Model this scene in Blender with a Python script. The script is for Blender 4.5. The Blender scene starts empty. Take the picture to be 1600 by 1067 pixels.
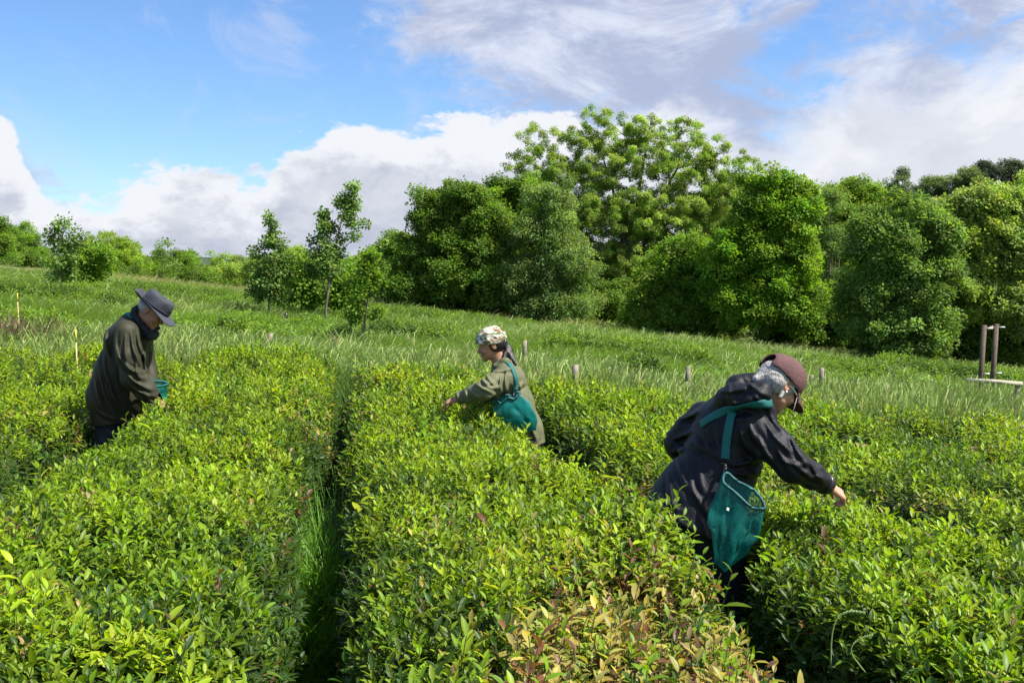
import bpy, math, random
import numpy as np
from mathutils import Vector
from mathutils.bvhtree import BVHTree

rng = np.random.default_rng(11)
random.seed(5)
R = math.radians
scene = bpy.context.scene
COL = scene.collection
EYE = 1.9
EXPO = 0.87
FPX = 1600 * 35.0 / 36.0
PITCH = math.atan(113.5 / FPX)

# ------------------------------------------------------------------ camera
cd = bpy.data.cameras.new('camera'); cam = bpy.data.objects.new('camera', cd); COL.objects.link(cam)
cd.lens = 35; cd.sensor_width = 36; cd.clip_end = 9000; cd.clip_start = 0.05
cam.location = (0, 0, EYE); cam.rotation_euler = (R(90) - PITCH, 0, 0)
scene.camera = cam
scene.view_settings.view_transform = 'Standard'
scene.view_settings.look = 'None'
scene.view_settings.exposure = EXPO
scene.view_settings.gamma = 1.0

SUN_EL, SUN_AZ = 54.0, 106.0         # azimuth measured from +Y (forward) towards +X (right)
# ------------------------------------------------------------------ node helpers
class NT:
    def __init__(s, tree): s.t = tree; s.n = tree.nodes; s.l = tree.links
    def new(s, typ, **kw):
        n = s.n.new(typ)
        for k, v in kw.items(): setattr(n, k, v)
        return n
    def put(s, sock, v):
        if isinstance(v, bpy.types.NodeSocket): s.l.new(v, sock)
        elif v is not None:
            if isinstance(v, (tuple, list)) and len(v) == 3 and sock.type == 'RGBA': v = (*v, 1)
            sock.default_value = v
    def math(s, op, a, b=None, c=None, clamp=False):
        n = s.new('ShaderNodeMath', operation=op, use_clamp=clamp)
        s.put(n.inputs[0], a); s.put(n.inputs[1], b)
        if c is not None: s.put(n.inputs[2], c)
        return n.outputs[0]
    def mix(s, f, a, b, mode='MIX'):
        n = s.new('ShaderNodeMix', data_type='RGBA', blend_type=mode)
        s.put(n.inputs[0], f); s.put(n.inputs[6], a); s.put(n.inputs[7], b)
        return n.outputs[2]
    def smooth(s, v, a, b, lo=0.0, hi=1.0):
        n = s.new('ShaderNodeMapRange', interpolation_type='SMOOTHSTEP')
        s.put(n.inputs[0], v); s.put(n.inputs[1], a); s.put(n.inputs[2], b); s.put(n.inputs[3], lo); s.put(n.inputs[4], hi)
        return n.outputs[0]
    def noise(s, vec, scale, detail=6, rough=0.55, dist=0.0):
        n = s.new('ShaderNodeTexNoise'); s.put(n.inputs['Vector'], vec)
        n.inputs['Scale'].default_value = scale; n.inputs['Detail'].default_value = detail
        n.inputs['Roughness'].default_value = rough; n.inputs['Distortion'].default_value = dist
        return n.outputs[0]

# ------------------------------------------------------------------ world: sky and clouds
world = bpy.data.worlds.new('World'); scene.world = world; world.use_nodes = True
world.node_tree.nodes.clear(); w = NT(world.node_tree)
out = w.new('ShaderNodeOutputWorld'); bg = w.new('ShaderNodeBackground'); w.l.new(bg.outputs[0], out.inputs[0])
SKYS = 0.078
bg.inputs[1].default_value = SKYS
sky = w.new('ShaderNodeTexSky', sky_type='NISHITA')
sky.sun_disc = False; sky.sun_elevation = R(SUN_EL); sky.sun_rotation = R(SUN_AZ)
sky.air_density = 1.0; sky.dust_density = 0.3; sky.ozone_density = 2.2
tc = w.new('ShaderNodeTexCoord'); sep = w.new('ShaderNodeSeparateXYZ'); w.l.new(tc.outputs['Generated'], sep.inputs[0])
X, Y, Z = sep.outputs
az = w.math('ARCTAN2', X, Y); el = w.math('ARCSINE', Z)
azd = w.math('MULTIPLY', az, 180 / math.pi); eld = w.math('MULTIPLY', el, 180 / math.pi)
dirv = tc.outputs['Generated']
mp = w.new('ShaderNodeMapping'); w.l.new(dirv, mp.inputs[0]); mp.inputs[3].default_value = (1, 1, 1.9)
sv = mp.outputs[0]
def pel(px, py):
    a = math.atan((px - 800) / FPX)
    return math.degrees(a), math.degrees(math.atan((420 - py) / FPX * math.cos(a)))
prof = [(-180, 250), (-60, 190), (15, 188), (45, 245), (80, 306), (130, 312), (180, 298), (240, 268), (320, 258), (410, 266), (440, 250), (480, 214), (560, 196),
        (640, 206), (720, 186), (800, 178), (900, 190), (980, 175), (1060, 165), (1120, 200), (1180, 222), (1240, 200), (1320, 150), (1400, 140), (1500, 90), (1600, 60), (1800, 90)]
fc = w.new('ShaderNodeFloatCurve'); cv = fc.mapping.curves[0]
pts = [(0.0, 6 / 40)] + [((pel(px, py)[0] + 60) / 120, pel(px, py)[1] / 40) for px, py in prof] + [(1.0, 8 / 40)]
cv.points[0].location = pts[0]; cv.points[1].location = pts[-1]
for p in pts[1:-1]: cv.points.new(*p)
fc.mapping.update()
w.l.new(w.math('DIVIDE', w.math('ADD', azd, 60), 120, clamp=True), fc.inputs['Value'])
top = w.math('MULTIPLY', fc.outputs[0], 40)
n1 = w.noise(sv, 9, 9, 0.6, 0.3); n2 = w.noise(sv, 26, 8, 0.62, 0.2)
edge = w.math('ADD', w.math('MULTIPLY', w.math('SUBTRACT', n1, 0.5), 5.2), w.math('MULTIPLY', w.math('SUBTRACT', n2, 0.5), 3.4))
depthc = w.math('SUBTRACT', w.math('ADD', top, edge), eld)          # degrees below cloud top
soft = w.smooth(azd, 4, 14, 0.55, 3.0)                                     # right part: softer edges
bank = w.smooth(w.math('DIVIDE', depthc, soft), -0.35, 1.0)
# shading of the bank
n3 = w.noise(sv, 6.5, 9, 0.62, 0.4)
shade = w.math('ADD', w.math('MULTIPLY', depthc, 0.18), w.math('ADD', w.math('MULTIPLY', w.math('SUBTRACT', n3, 0.5), 3.2), w.math('MULTIPLY', w.math('SUBTRACT', n2, 0.5), .9)))
shade = w.smooth(shade, 0.22, 0.90)
shade = w.math('MULTIPLY', shade, w.smooth(w.noise(sv, 11, 9, 0.66, .4), 0.34, 0.62, 1.0, 0.55))
rightlift = w.smooth(azd, 0, 8, 1.0, 0.55)
shade = w.math('MULTIPLY', shade, rightlift)
k = 1.0 / SKYS * 2 ** -EXPO
white = (0.90 * k, 0.92 * k, 0.97 * k); lilac = (0.53 * k, 0.57 * k, 0.69 * k)
cbank = w.mix(shade, white, lilac)
# high thin veil clouds
n4 = w.noise(sv, 3.3, 8, 0.55, 0.5); n5 = w.noise(sv, 16, 9, 0.65, 1.0)
bias = w.smooth(azd, -12, 4, -0.03, 0.15)
v = w.math('ADD', w.math('ADD', n4, w.math('MULTIPLY', w.math('SUBTRACT', n5, 0.5), 0.42)), bias)
veil = w.math('MULTIPLY', w.smooth(v, 0.50, 0.68), 0.90)
veilcol = w.mix(w.smooth(w.noise(sv, 6, 9, 0.66, .5), 0.40, 0.62), (0.46 * k, 0.51 * k, 0.69 * k), (0.80 * k, 0.84 * k, 0.96 * k))
skyc = w.mix(1.0, sky.outputs[0], (0.82, 1.03, 1.30), 'MULTIPLY')
wisp = w.math('MULTIPLY', w.smooth(w.noise(sv, 5.0, 10, 0.66, 1.6), 0.47, 0.75), 0.55)
c = w.mix(wisp, skyc, (0.66 * k, 0.72 * k, 0.92 * k))
c = w.mix(veil, c, veilcol)
c = w.mix(bank, c, cbank)
w.l.new(c, bg.inputs[0])

sd = bpy.data.lights.new('sun', 'SUN'); sun = bpy.data.objects.new('sun', sd); COL.objects.link(sun)
sd.energy = 5.0; sd.angle = R(0.6); sd.color = (1.0, 0.95, 0.86)
sdir = Vector((math.sin(R(SUN_AZ)) * math.cos(R(SUN_EL)), math.cos(R(SUN_AZ)) * math.cos(R(SUN_EL)), math.sin(R(SUN_EL))))
sun.rotation_euler = sdir.to_track_quat('Z', 'Y').to_euler()

# ------------------------------------------------------------------ tagging helpers
def tag(o, label=None, cat=None, group=None, kind=None):
    if label: o['label'] = label
    if cat: o['category'] = cat
    if group: o['group'] = group
    if kind: o['kind'] = kind
    return o
def empty(name, loc):
    o = bpy.data.objects.new(name, None); COL.objects.link(o); o.location = loc; o.empty_display_size = 0.1
    return o
def mesh_obj(name, v, f, mat=None, parent=None, smooth=True, origin=None, link=True):
    me = bpy.data.meshes.new(name)
    v = np.asarray(v, float)
    if origin is not None: v = v - np.asarray(origin)
    me.from_pydata([tuple(a) for a in v], [], [tuple(int(i) for i in q) for q in f])
    if smooth: me.polygons.foreach_set('use_smooth', [True] * len(me.polygons))
    if mat: me.materials.append(mat)
    me.update()
    o = bpy.data.objects.new(name, me)
    if link: COL.objects.link(o)
    if parent: o.parent = parent
    elif origin is not None: o.location = origin
    return o
def at(px, py, Yd):
    x = (px - 800) / FPX; y = -(py - 533.5) / FPX
    cp, sp = math.cos(PITCH), math.sin(PITCH)
    dx, dy, dz = x, cp + y * sp, -sp + y * cp
    t = Yd / dy
    return np.array((dx * t, Yd, EYE + dz * t))

# ------------------------------------------------------------------ numpy noise
_lat = rng.random((32, 32, 32)).astype(np.float32)
def vnoise(p):
    p = np.asarray(p, np.float32); i = np.floor(p).astype(np.int32); f = p - i; f = f * f * (3 - 2 * f)
    a = i & 31; b = (i + 1) & 31
    x0, y0, z0 = a[..., 0], a[..., 1], a[..., 2]; x1, y1, z1 = b[..., 0], b[..., 1], b[..., 2]
    fx, fy, fz = f[..., 0], f[..., 1], f[..., 2]
    L = _lat
    c00 = L[x0, y0, z0] * (1 - fx) + L[x1, y0, z0] * fx; c10 = L[x0, y1, z0] * (1 - fx) + L[x1, y1, z0] * fx
    c01 = L[x0, y0, z1] * (1 - fx) + L[x1, y0, z1] * fx; c11 = L[x0, y1, z1] * (1 - fx) + L[x1, y1, z1] * fx
    return (c00 * (1 - fy) + c10 * fy) * (1 - fz) + (c01 * (1 - fy) + c11 * fy) * fz
def fbm(p, o=3):
    s = 0; a = 0.5; t = 0
    for i in range(o): s = s + a * vnoise(np.asarray(p) * (2 ** i) + 7.3 * i); t += a; a *= 0.5
    return s / t
def n2d(x, y, s, seed=0.0, o=2):
    x = np.asarray(x, float); y = np.asarray(y, float)
    return fbm(np.stack([x * s + seed, y * s + seed * 1.7, np.zeros_like(x) + seed * 3.1], -1), o) - 0.5
def sstep(a, b, x):
    t = np.clip((np.asarray(x, float) - a) / (b - a), 0, 1); return t * t * (3 - 2 * t)

# ------------------------------------------------------------------ terrain
def edgeY(x): return 43 - 0.42 * np.clip(x, -40, 30)
def g(x, y):
    x = np.asarray(x, float); y = np.asarray(y, float)
    xc = 45 * np.tanh(x / 45); yc = np.clip(y, -20, 60)
    sl = 0.03 + 0.06 * sstep(6, 17, yc)
    z = -sl * xc - 0.012 * np.clip(yc - 10, 0, 60)
    e = edgeY(x)
    z = z - 1.3 * sstep(0, 7, y - e)
    z = z - sstep(60, 120, y) * (z * 0.6 + 1)
    z = z + 21 * np.exp(-(((x - 105) / 62) ** 2 + ((y - 185) / 62) ** 2))
    r = np.sqrt(x * x + y * y)
    z = z + sstep(700, 1500, r) * (20 + 26 * n2d(x, y, 0.0012, 4.0, 3) * 2)
    return z + 0.04 * n2d(x, y, 0.6, 2.0) * sstep(9, 14, y)

# ------------------------------------------------------------------ materials
def mat(name):
    m = bpy.data.materials.new(name); m.use_nodes = True; m.node_tree.nodes.clear()
    t = NT(m.node_tree); o = t.new('ShaderNodeOutputMaterial'); return m, t, o
def principled(name, col, rough=0.6, var=0.25, vscale=8.0, bump=0.0, bscale=40.0, spec=0.5, sheen=0.0, metal=0.0, sss=0.0, detail=5):
    m, t, o = mat(name)
    b = t.new('ShaderNodeBsdfPrincipled'); t.l.new(b.outputs[0], o.inputs[0])
    tcn = t.new('ShaderNodeTexCoord'); ob = tcn.outputs['Object']
    n = t.noise(ob, vscale, detail)
    dark = tuple(c * (1 - var) for c in col); lite = tuple(min(1, c * (1 + var)) for c in col)
    t.put(b.inputs['Base Color'], t.mix(t.smooth(n, 0.3, 0.7), dark, lite))
    b.inputs['Roughness'].default_value = rough; b.inputs['Specular IOR Level'].default_value = spec
    b.inputs['Metallic'].default_value = metal
    if sheen: b.inputs['Sheen Weight'].default_value = sheen
    if sss:
        b.inputs['Subsurface Weight'].default_value = sss; b.inputs['Subsurface Radius'].default_value = (0.012, 0.005, 0.003); b.inputs['Subsurface Scale'].default_value = 1.0
    if bump:
        bn = t.new('ShaderNodeBump'); bn.inputs['Strength'].default_value = bump; bn.inputs['Distance'].default_value = 0.01
        t.put(bn.inputs['Height'], t.noise(ob, bscale, 6)); t.l.new(bn.outputs[0], b.inputs['Normal'])
    return m
def leaf_mat(name, trans=0.38, rough=0.42, tboost=(1.5, 1.45, 0.7), spec=0.5, rib=True):
    m, t, o = mat(name)
    a = t.new('ShaderNodeAttribute', attribute_type='INSTANCER', attribute_name='col')
    l = t.new('ShaderNodeAttribute', attribute_type='GEOMETRY', attribute_name='lf')
    sp = t.new('ShaderNodeSeparateXYZ'); t.l.new(l.outputs['Vector'], sp.inputs[0])
    rnd = sp.outputs[2]
    base = t.mix(1.0, a.outputs['Color'], t.mix(rnd, (0.72, 0.80, 0.8), (1.30, 1.18, 1.1)), 'MULTIPLY')
    if rib:
        rb = t.smooth(sp.outputs[1], 0.0, 0.16, 0.35, 0.0)
        base = t.mix(rb, base, (0.30, 0.40, 0.10))
    b = t.new('ShaderNodeBsdfPrincipled'); t.put(b.inputs['Base Color'], base)
    b.inputs['Roughness'].default_value = rough; b.inputs['Specular IOR Level'].default_value = spec
    tr = t.new('ShaderNodeBsdfTranslucent'); t.put(tr.inputs[0], t.mix(1.0, base, tboost, 'MULTIPLY'))
    mx = t.new('ShaderNodeMixShader'); mx.inputs[0].default_value = trans
    t.l.new(b.outputs[0], mx.inputs[1]); t.l.new(tr.outputs[0], mx.inputs[2]); t.l.new(mx.outputs[0], o.inputs[0])
    return m
M = {}
M['tea'] = leaf_mat('tea_leaf', 0.42, 0.44, (1.5, 1.45, 0.5), 0.30)
M['tree'] = leaf_mat('tree_leaf', 0.46, 0.6, (1.5, 1.45, 0.6), 0.22, rib=False)
M['grass'] = leaf_mat('grass_blade', 0.35, 0.55, (1.3, 1.25, 0.7), 0.3, rib=False)
M['stem'] = principled('tea_stem', (0.09, 0.10, 0.03), 0.7)
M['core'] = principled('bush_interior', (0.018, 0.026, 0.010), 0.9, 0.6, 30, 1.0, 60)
M['bark'] = principled('bark', (0.15, 0.13, 0.10), 0.9, 0.4, 6, 0.6, 30)
M['wood'] = principled('weathered_wood', (0.24, 0.20, 0.15), 0.85, 0.35, 14, 0.5, 60)
M['brownwood'] = principled('treated_wood', (0.10, 0.072, 0.042), 0.8, 0.35, 14, 0.4, 60)
M['palewood'] = principled('pale_wood', (0.42, 0.37, 0.28), 0.85, 0.25, 12, 0.4, 60)
M['cane'] = principled('bamboo', (0.52, 0.36, 0.15), 0.6, 0.2, 20)
M['yellow'] = principled('yellow_paint', (0.55, 0.50, 0.06), 0.5, 0.05)
M['white'] = principled('white_plastic', (0.8, 0.8, 0.78), 0.4, 0.05)
M['black'] = principled('black_plastic', (0.015, 0.015, 0.017), 0.35, 0.1)
M['blackcoat'] = principled('black_coat_fabric', (0.0075, 0.0078, 0.0115), 0.55, 0.10, 9, 0.3, 120, spec=0.28)
M['olivecoat'] = principled('dark_olive_waxed_fabric', (0.036, 0.036, 0.020), 0.58, 0.12, 6, 0.3, 120, spec=0.25)
M['sagecoat'] = principled('sage_green_fabric', (0.125, 0.130, 0.070), 0.66, 0.10, 7, 0.3, 120, spec=0.25)
M['collar'] = principled('dark_green_corduroy', (0.008, 0.016, 0.018), 0.8, 0.3, 20, 0.5, 90)
M['navy'] = principled('navy_trousers', (0.020, 0.023, 0.042), 0.8, 0.2, 10, 0.3, 50)
M['hat'] = principled('grey_blue_hat_fabric', (0.040, 0.043, 0.060), 0.85, 0.15, 12, 0.4, 70)
M['cap'] = principled('maroon_cap_fabric', (0.105, 0.048, 0.047), 0.85, 0.15, 12, 0.4, 80)
M['capband'] = principled('dark_brown_band', (0.03, 0.017, 0.017), 0.8)
M['skin'] = principled('skin', (0.52, 0.27, 0.18), 0.5, 0.14, 25, 0.12, 90, spec=0.35, sss=0.12)
M['skin2'] = principled('warm_skin', (0.40, 0.20, 0.12), 0.5, 0.12, 25, 0.1, 90, spec=0.35, sss=0.12)
M['hairblack'] = principled('black_hair', (0.010, 0.007, 0.008), 0.38, 0.4, 30, 0.6, 90)
M['teal'] = principled('teal_webbing', (0.0, 0.125, 0.118), 0.6, 0.12, 10, 0.5, 200)
M['tealdark'] = principled('teal_rim_fabric', (0.0, 0.085, 0.085), 0.55, 0.3, 12, 0.4, 60)

def strand_mat(name, c1, c2, scale=(4, 4, 90)):
    m, t, o = mat(name); b = t.new('ShaderNodeBsdfPrincipled'); t.l.new(b.outputs[0], o.inputs[0])
    tcn = t.new('ShaderNodeTexCoord'); mpn = t.new('ShaderNodeMapping'); t.l.new(tcn.outputs['Object'], mpn.inputs[0]); mpn.inputs[3].default_value = scale
    mpn.inputs[2].default_value = (0, R(35), 0)
    n = t.noise(mpn.outputs[0], 3, 5)
    t.put(b.inputs['Base Color'], t.mix(t.smooth(n, 0.35, 0.65), c1, c2)); b.inputs['Roughness'].default_value = 0.45
    bn = t.new('ShaderNodeBump'); bn.inputs['Strength'].default_value = 0.8; bn.inputs['Distance'].default_value = 0.006
    t.put(bn.inputs['Height'], n); t.l.new(bn.outputs[0], b.inputs['Normal'])
    return m
M['hairgrey'] = strand_mat('grey_hair', (0.20, 0.19, 0.18), (0.46, 0.44, 0.41), (60, 60, 14))
def scarf_mat():
    m, t, o = mat('printed_scarf'); b = t.new('ShaderNodeBsdfPrincipled'); t.l.new(b.outputs[0], o.inputs[0])
    tcn = t.new('ShaderNodeTexCoord'); mpn = t.new('ShaderNodeMapping'); t.l.new(tcn.outputs['Object'], mpn.inputs[0]); mpn.inputs[2].default_value = (0, R(40), 0); mpn.inputs[3].default_value = (.55, 1, 1.7); ob = mpn.outputs[0]
    n = t.noise(ob, 26, 3, 0.5, 1.2)
    cc = t.mix(t.smooth(n, 0.50, 0.54), (0.52, 0.52, 0.40), (0.10, 0.13, 0.05))
    n2 = t.noise(ob, 17, 3, 0.5, 1.6)
    cc = t.mix(t.smooth(n2, 0.62, 0.64), cc, (0.45, 0.05, 0.04))
    n3 = t.noise(ob, 40, 2, 0.5, 0.6)
    cc = t.mix(t.smooth(n3, 0.60, 0.64), cc, (0.06, 0.07, 0.05))
    t.put(b.inputs['Base Color'], cc); b.inputs['Roughness'].default_value = 0.8
    return m
M['scarf'] = scarf_mat()
def net_mat(name, col, alpha):
    m, t, o = mat(name); b = t.new('ShaderNodeBsdfPrincipled')
    tcn = t.new('ShaderNodeTexCoord'); ob = tcn.outputs['Object']
    n = t.noise(ob, 14, 6)
    t.put(b.inputs['Base Color'], t.mix(t.smooth(n, 0.3, 0.7), tuple(c * 0.7 for c in col), tuple(c * 1.35 for c in col)))
    b.inputs['Roughness'].default_value = 0.45
    trl = t.new('ShaderNodeBsdfTranslucent'); trl.inputs[0].default_value = (col[0], col[1] * 1.3, col[2] * 1.3, 1)
    mx = t.new('ShaderNodeMixShader'); mx.inputs[0].default_value = 0.3
    t.l.new(b.outputs[0], mx.inputs[1]); t.l.new(trl.outputs[0], mx.inputs[2])
    tp = t.new('ShaderNodeBsdfTransparent'); m2 = t.new('ShaderNodeMixShader')
    t.put(m2.inputs[0], t.smooth(t.noise(ob, 240, 2), 0.35, 0.65, alpha - 0.18, min(1, alpha + 0.18)))
    t.l.new(tp.outputs[0], m2.inputs[1]); t.l.new(mx.outputs[0], m2.inputs[2]); t.l.new(m2.outputs[0], o.inputs[0])
    return m
M['net'] = net_mat('teal_netting', (0.0, 0.175, 0.15), 0.66)
M['sheet'] = net_mat('teal_cloth', (0.0, 0.19, 0.17), 1.0)
def ground_mat():
    m, t, o = mat('field_ground'); b = t.new('ShaderNodeBsdfPrincipled'); t.l.new(b.outputs[0], o.inputs[0])
    tcn = t.new('ShaderNodeTexCoord'); ob = tcn.outputs['Object']
    n = t.noise(ob, 0.6, 8, 0.65); n2 = t.noise(ob, 9, 6, 0.6)
    cc = t.mix(t.smooth(n, 0.35, 0.65), (0.045, 0.075, 0.015), (0.085, 0.115, 0.028))
    cc = t.mix(t.smooth(n2, 0.45, 0.7, 0, 0.6), cc, (0.06, 0.045, 0.025))
    ge = t.new('ShaderNodeNewGeometry'); ln = t.new('ShaderNodeVectorMath', operation='LENGTH'); t.l.new(ge.outputs['Position'], ln.inputs[0])
    nf = t.noise(ob, 0.03, 10, 0.7)
    far = t.mix(t.smooth(nf, 0.4, 0.6), (0.022, 0.042, 0.016), (0.045, 0.075, 0.02))
    cc = t.mix(t.smooth(ln.outputs['Value'], 70, 130), cc, far)
    t.put(b.inputs['Base Color'], cc); b.inputs['Roughness'].default_value = 0.95
    bn = t.new('ShaderNodeBump'); bn.inputs['Strength'].default_value = 0.8; bn.inputs['Distance'].default_value = 0.05
    t.put(bn.inputs['Height'], n2); t.l.new(bn.outputs[0], b.inputs['Normal'])
    return m
M['ground'] = ground_mat()

# ------------------------------------------------------------------ ground sheet
u = np.linspace(-1, 1, 220)
gx = 14 * np.sinh(u * 6.2) / 1.0 * (3500 / (14 * math.sinh(6.2)))
gx = np.sign(u) * (np.abs(u) * 60 + (3500 - 60) * np.abs(u) ** 7)
GX, GY = np.meshgrid(gx, gx + 12, indexing='ij')
GZ = g(GX, GY)
vs = np.stack([GX, GY, GZ], -1).reshape(-1, 3); N = len(u)
ii, jj = np.meshgrid(np.arange(N - 1), np.arange(N - 1), indexing='ij'); a = (ii * N + jj).ravel()
tag(mesh_obj('ground', vs, np.stack([a, a + N, a + N + 1, a + 1], -1), M['ground']), kind='structure')

# ------------------------------------------------------------------ instancing
def rot_to(n, spin):
    n = n / np.linalg.norm(n, axis=-1, keepdims=True)
    th = np.arccos(np.clip(n[:, 2], -1, 1)); ph = np.arctan2(n[:, 1], n[:, 0])
    def rz(a):
        c, s, o, z = np.cos(a), np.sin(a), np.ones_like(a), np.zeros_like(a)
        return np.stack([np.stack([c, -s, z], -1), np.stack([s, c, z], -1), np.stack([z, z, o], -1)], -2)
    def ry(a):
        c, s, o, z = np.cos(a), np.sin(a), np.ones_like(a), np.zeros_like(a)
        return np.stack([np.stack([c, z, s], -1), np.stack([z, o, z], -1), np.stack([-s, z, c], -1)], -2)
    Q = rz(ph) @ ry(th) @ rz(spin)
    return np.stack([np.arctan2(Q[:, 2, 1], Q[:, 2, 2]), np.arcsin(np.clip(-Q[:, 2, 0], -1, 1)), np.arctan2(Q[:, 1, 0], Q[:, 0, 0])], -1)
_groups = {}
def inst_group(coll):
    if coll.name in _groups: return _groups[coll.name]
    ng = bpy.data.node_groups.new('scatter_' + coll.name, 'GeometryNodeTree')
    ng.interface.new_socket('Geometry', in_out='INPUT', socket_type='NodeSocketGeometry'); ng.interface.new_socket('Geometry', in_out='OUTPUT', socket_type='NodeSocketGeometry')
    N_, L_ = ng.nodes, ng.links
    gi = N_.new('NodeGroupInput'); go = N_.new('NodeGroupOutput'); ip = N_.new('GeometryNodeInstanceOnPoints')
    ci = N_.new('GeometryNodeCollectionInfo'); ci.inputs['Collection'].default_value = coll
    ci.inputs['Separate Children'].default_value = True; ci.inputs['Reset Children'].default_value = True
    ip.inputs['Pick Instance'].default_value = True
    def na(nm, dt):
        n = N_.new('GeometryNodeInputNamedAttribute'); n.data_type = dt; n.inputs['Name'].default_value = nm
        return [s for s in n.outputs if s.enabled and s.name == 'Attribute'][0]
    L_.new(gi.outputs[0], ip.inputs['Points']); L_.new(ci.outputs[0], ip.inputs['Instance'])
    L_.new(na('idx', 'INT'), ip.inputs['Instance Index'])
    e2r = N_.new('FunctionNodeEulerToRotation'); L_.new(na('rot', 'FLOAT_VECTOR'), e2r.inputs[0]); L_.new(e2r.outputs[0], ip.inputs['Rotation'])
    L_.new(na('scl', 'FLOAT_VECTOR'), ip.inputs['Scale']); L_.new(ip.outputs[0], go.inputs[0])
    _groups[coll.name] = ng
    return ng
def scatter(name, coll, P, rot, scl, idx, col, parent=None, origin=(0, 0, 0)):
    me = bpy.data.meshes.new(name); n = len(P)
    me.vertices.add(n); me.vertices.foreach_set('co', (np.asarray(P) - np.asarray(origin)).astype(np.float32).ravel())
    def at_(nm, typ, dat, key):
        a = me.attributes.new(nm, typ, 'POINT'); a.data.foreach_set(key, np.ascontiguousarray(dat).ravel())
    scl = np.asarray(scl, np.float32)
    if scl.ndim == 1: scl = np.repeat(scl[:, None], 3, 1)
    at_('rot', 'FLOAT_VECTOR', rot.astype(np.float32), 'vector'); at_('scl', 'FLOAT_VECTOR', scl, 'vector')
    at_('idx', 'INT', idx.astype(np.int32), 'value'); at_('col', 'FLOAT_VECTOR', col.astype(np.float32), 'vector')
    o = bpy.data.objects.new(name, me); COL.objects.link(o)
    if parent: o.parent = parent
    else: o.location = origin
    md = o.modifiers.new('scatter', 'NODES'); md.node_group = inst_group(coll)
    return o
class Buf:
    def __init__(s): s.v = []; s.f = []; s.lf = []; s.m = []
    def add(s, v, f, lf, mi=0):
        b = len(s.v); s.v += [tuple(x) for x in v]; s.f += [tuple(i + b for i in q) for q in f]; s.lf += [tuple(x) for x in lf]; s.m += [mi] * len(f)
    def obj(s, name, mats, coll):
        me = bpy.data.meshes.new(name); me.from_pydata(s.v, [], s.f)
        for m in mats: me.materials.append(m)
        a = me.attributes.new('lf', 'FLOAT_VECTOR', 'POINT'); a.data.foreach_set('vector', np.array(s.lf, np.float32).ravel())
        me.polygons.foreach_set('material_index', s.m); me.polygons.foreach_set('use_smooth', [True] * len(s.f)); me.update()
        o = bpy.data.objects.new(name, me)
        if coll: coll.objects.link(o)
        return o
def frame(d, up=(0, 0, 1)):
    d = np.asarray(d, float); d = d / np.linalg.norm(d); s = np.cross(d, up)
    if np.linalg.norm(s) < 1e-3: s = np.array((1.0, 0, 0))
    s /= np.linalg.norm(s); return d, s, np.cross(s, d)
def leaf(buf, base, d, L, W, curl=0.3, fold=0.35, seg=4, rnd=0.5, wavy=0.0):
    d, s, n = frame(d)
    P = np.array(base, float); V = []; LF = []; dirn = d.copy(); nn = n.copy()
    for i in range(seg + 1):
        t = i / seg; wd = W * (math.sin(math.pi * min(1, t * 0.94 + 0.03)) ** 0.8) * (1 - 0.25 * t)
        if i == seg: wd = 0.0008
        if i == 0: wd = W * 0.08
        lift = wd * fold; wv = wavy * math.sin(t * 9 + rnd * 7)
        V += [P + s * wd + nn * (lift + wv * W), P, P - s * wd + nn * (lift - wv * W)]
        LF += [(t, 1, rnd), (t, 0, rnd), (t, 1, rnd)]
        a = curl / seg; dirn, nn = dirn * math.cos(a) - nn * math.sin(a), nn * math.cos(a) + dirn * math.sin(a)
        P = P + dirn * L / seg
    F = []
    for i in range(seg):
        b = 3 * i; F += [(b, b + 3, b + 4, b + 1), (b + 1, b + 4, b + 5, b + 2)]
    buf.add(V, F, LF)
def stick(buf, a, b, r, mi=1):
    a, b = np.asarray(a, float), np.asarray(b, float); d, s, n = frame(b - a)
    V = []
    for q in (a, b):
        for k_ in range(3): an = k_ * 2.094; V.append(q + (s * math.cos(an) + n * math.sin(an)) * r)
    buf.add(V, [(0, 1, 4, 3), (1, 2, 5, 4), (2, 0, 3, 5)], [(0, .5, .5)] * 6, mi)
def hidden_coll(name): return bpy.data.collections.new(name)

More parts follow.
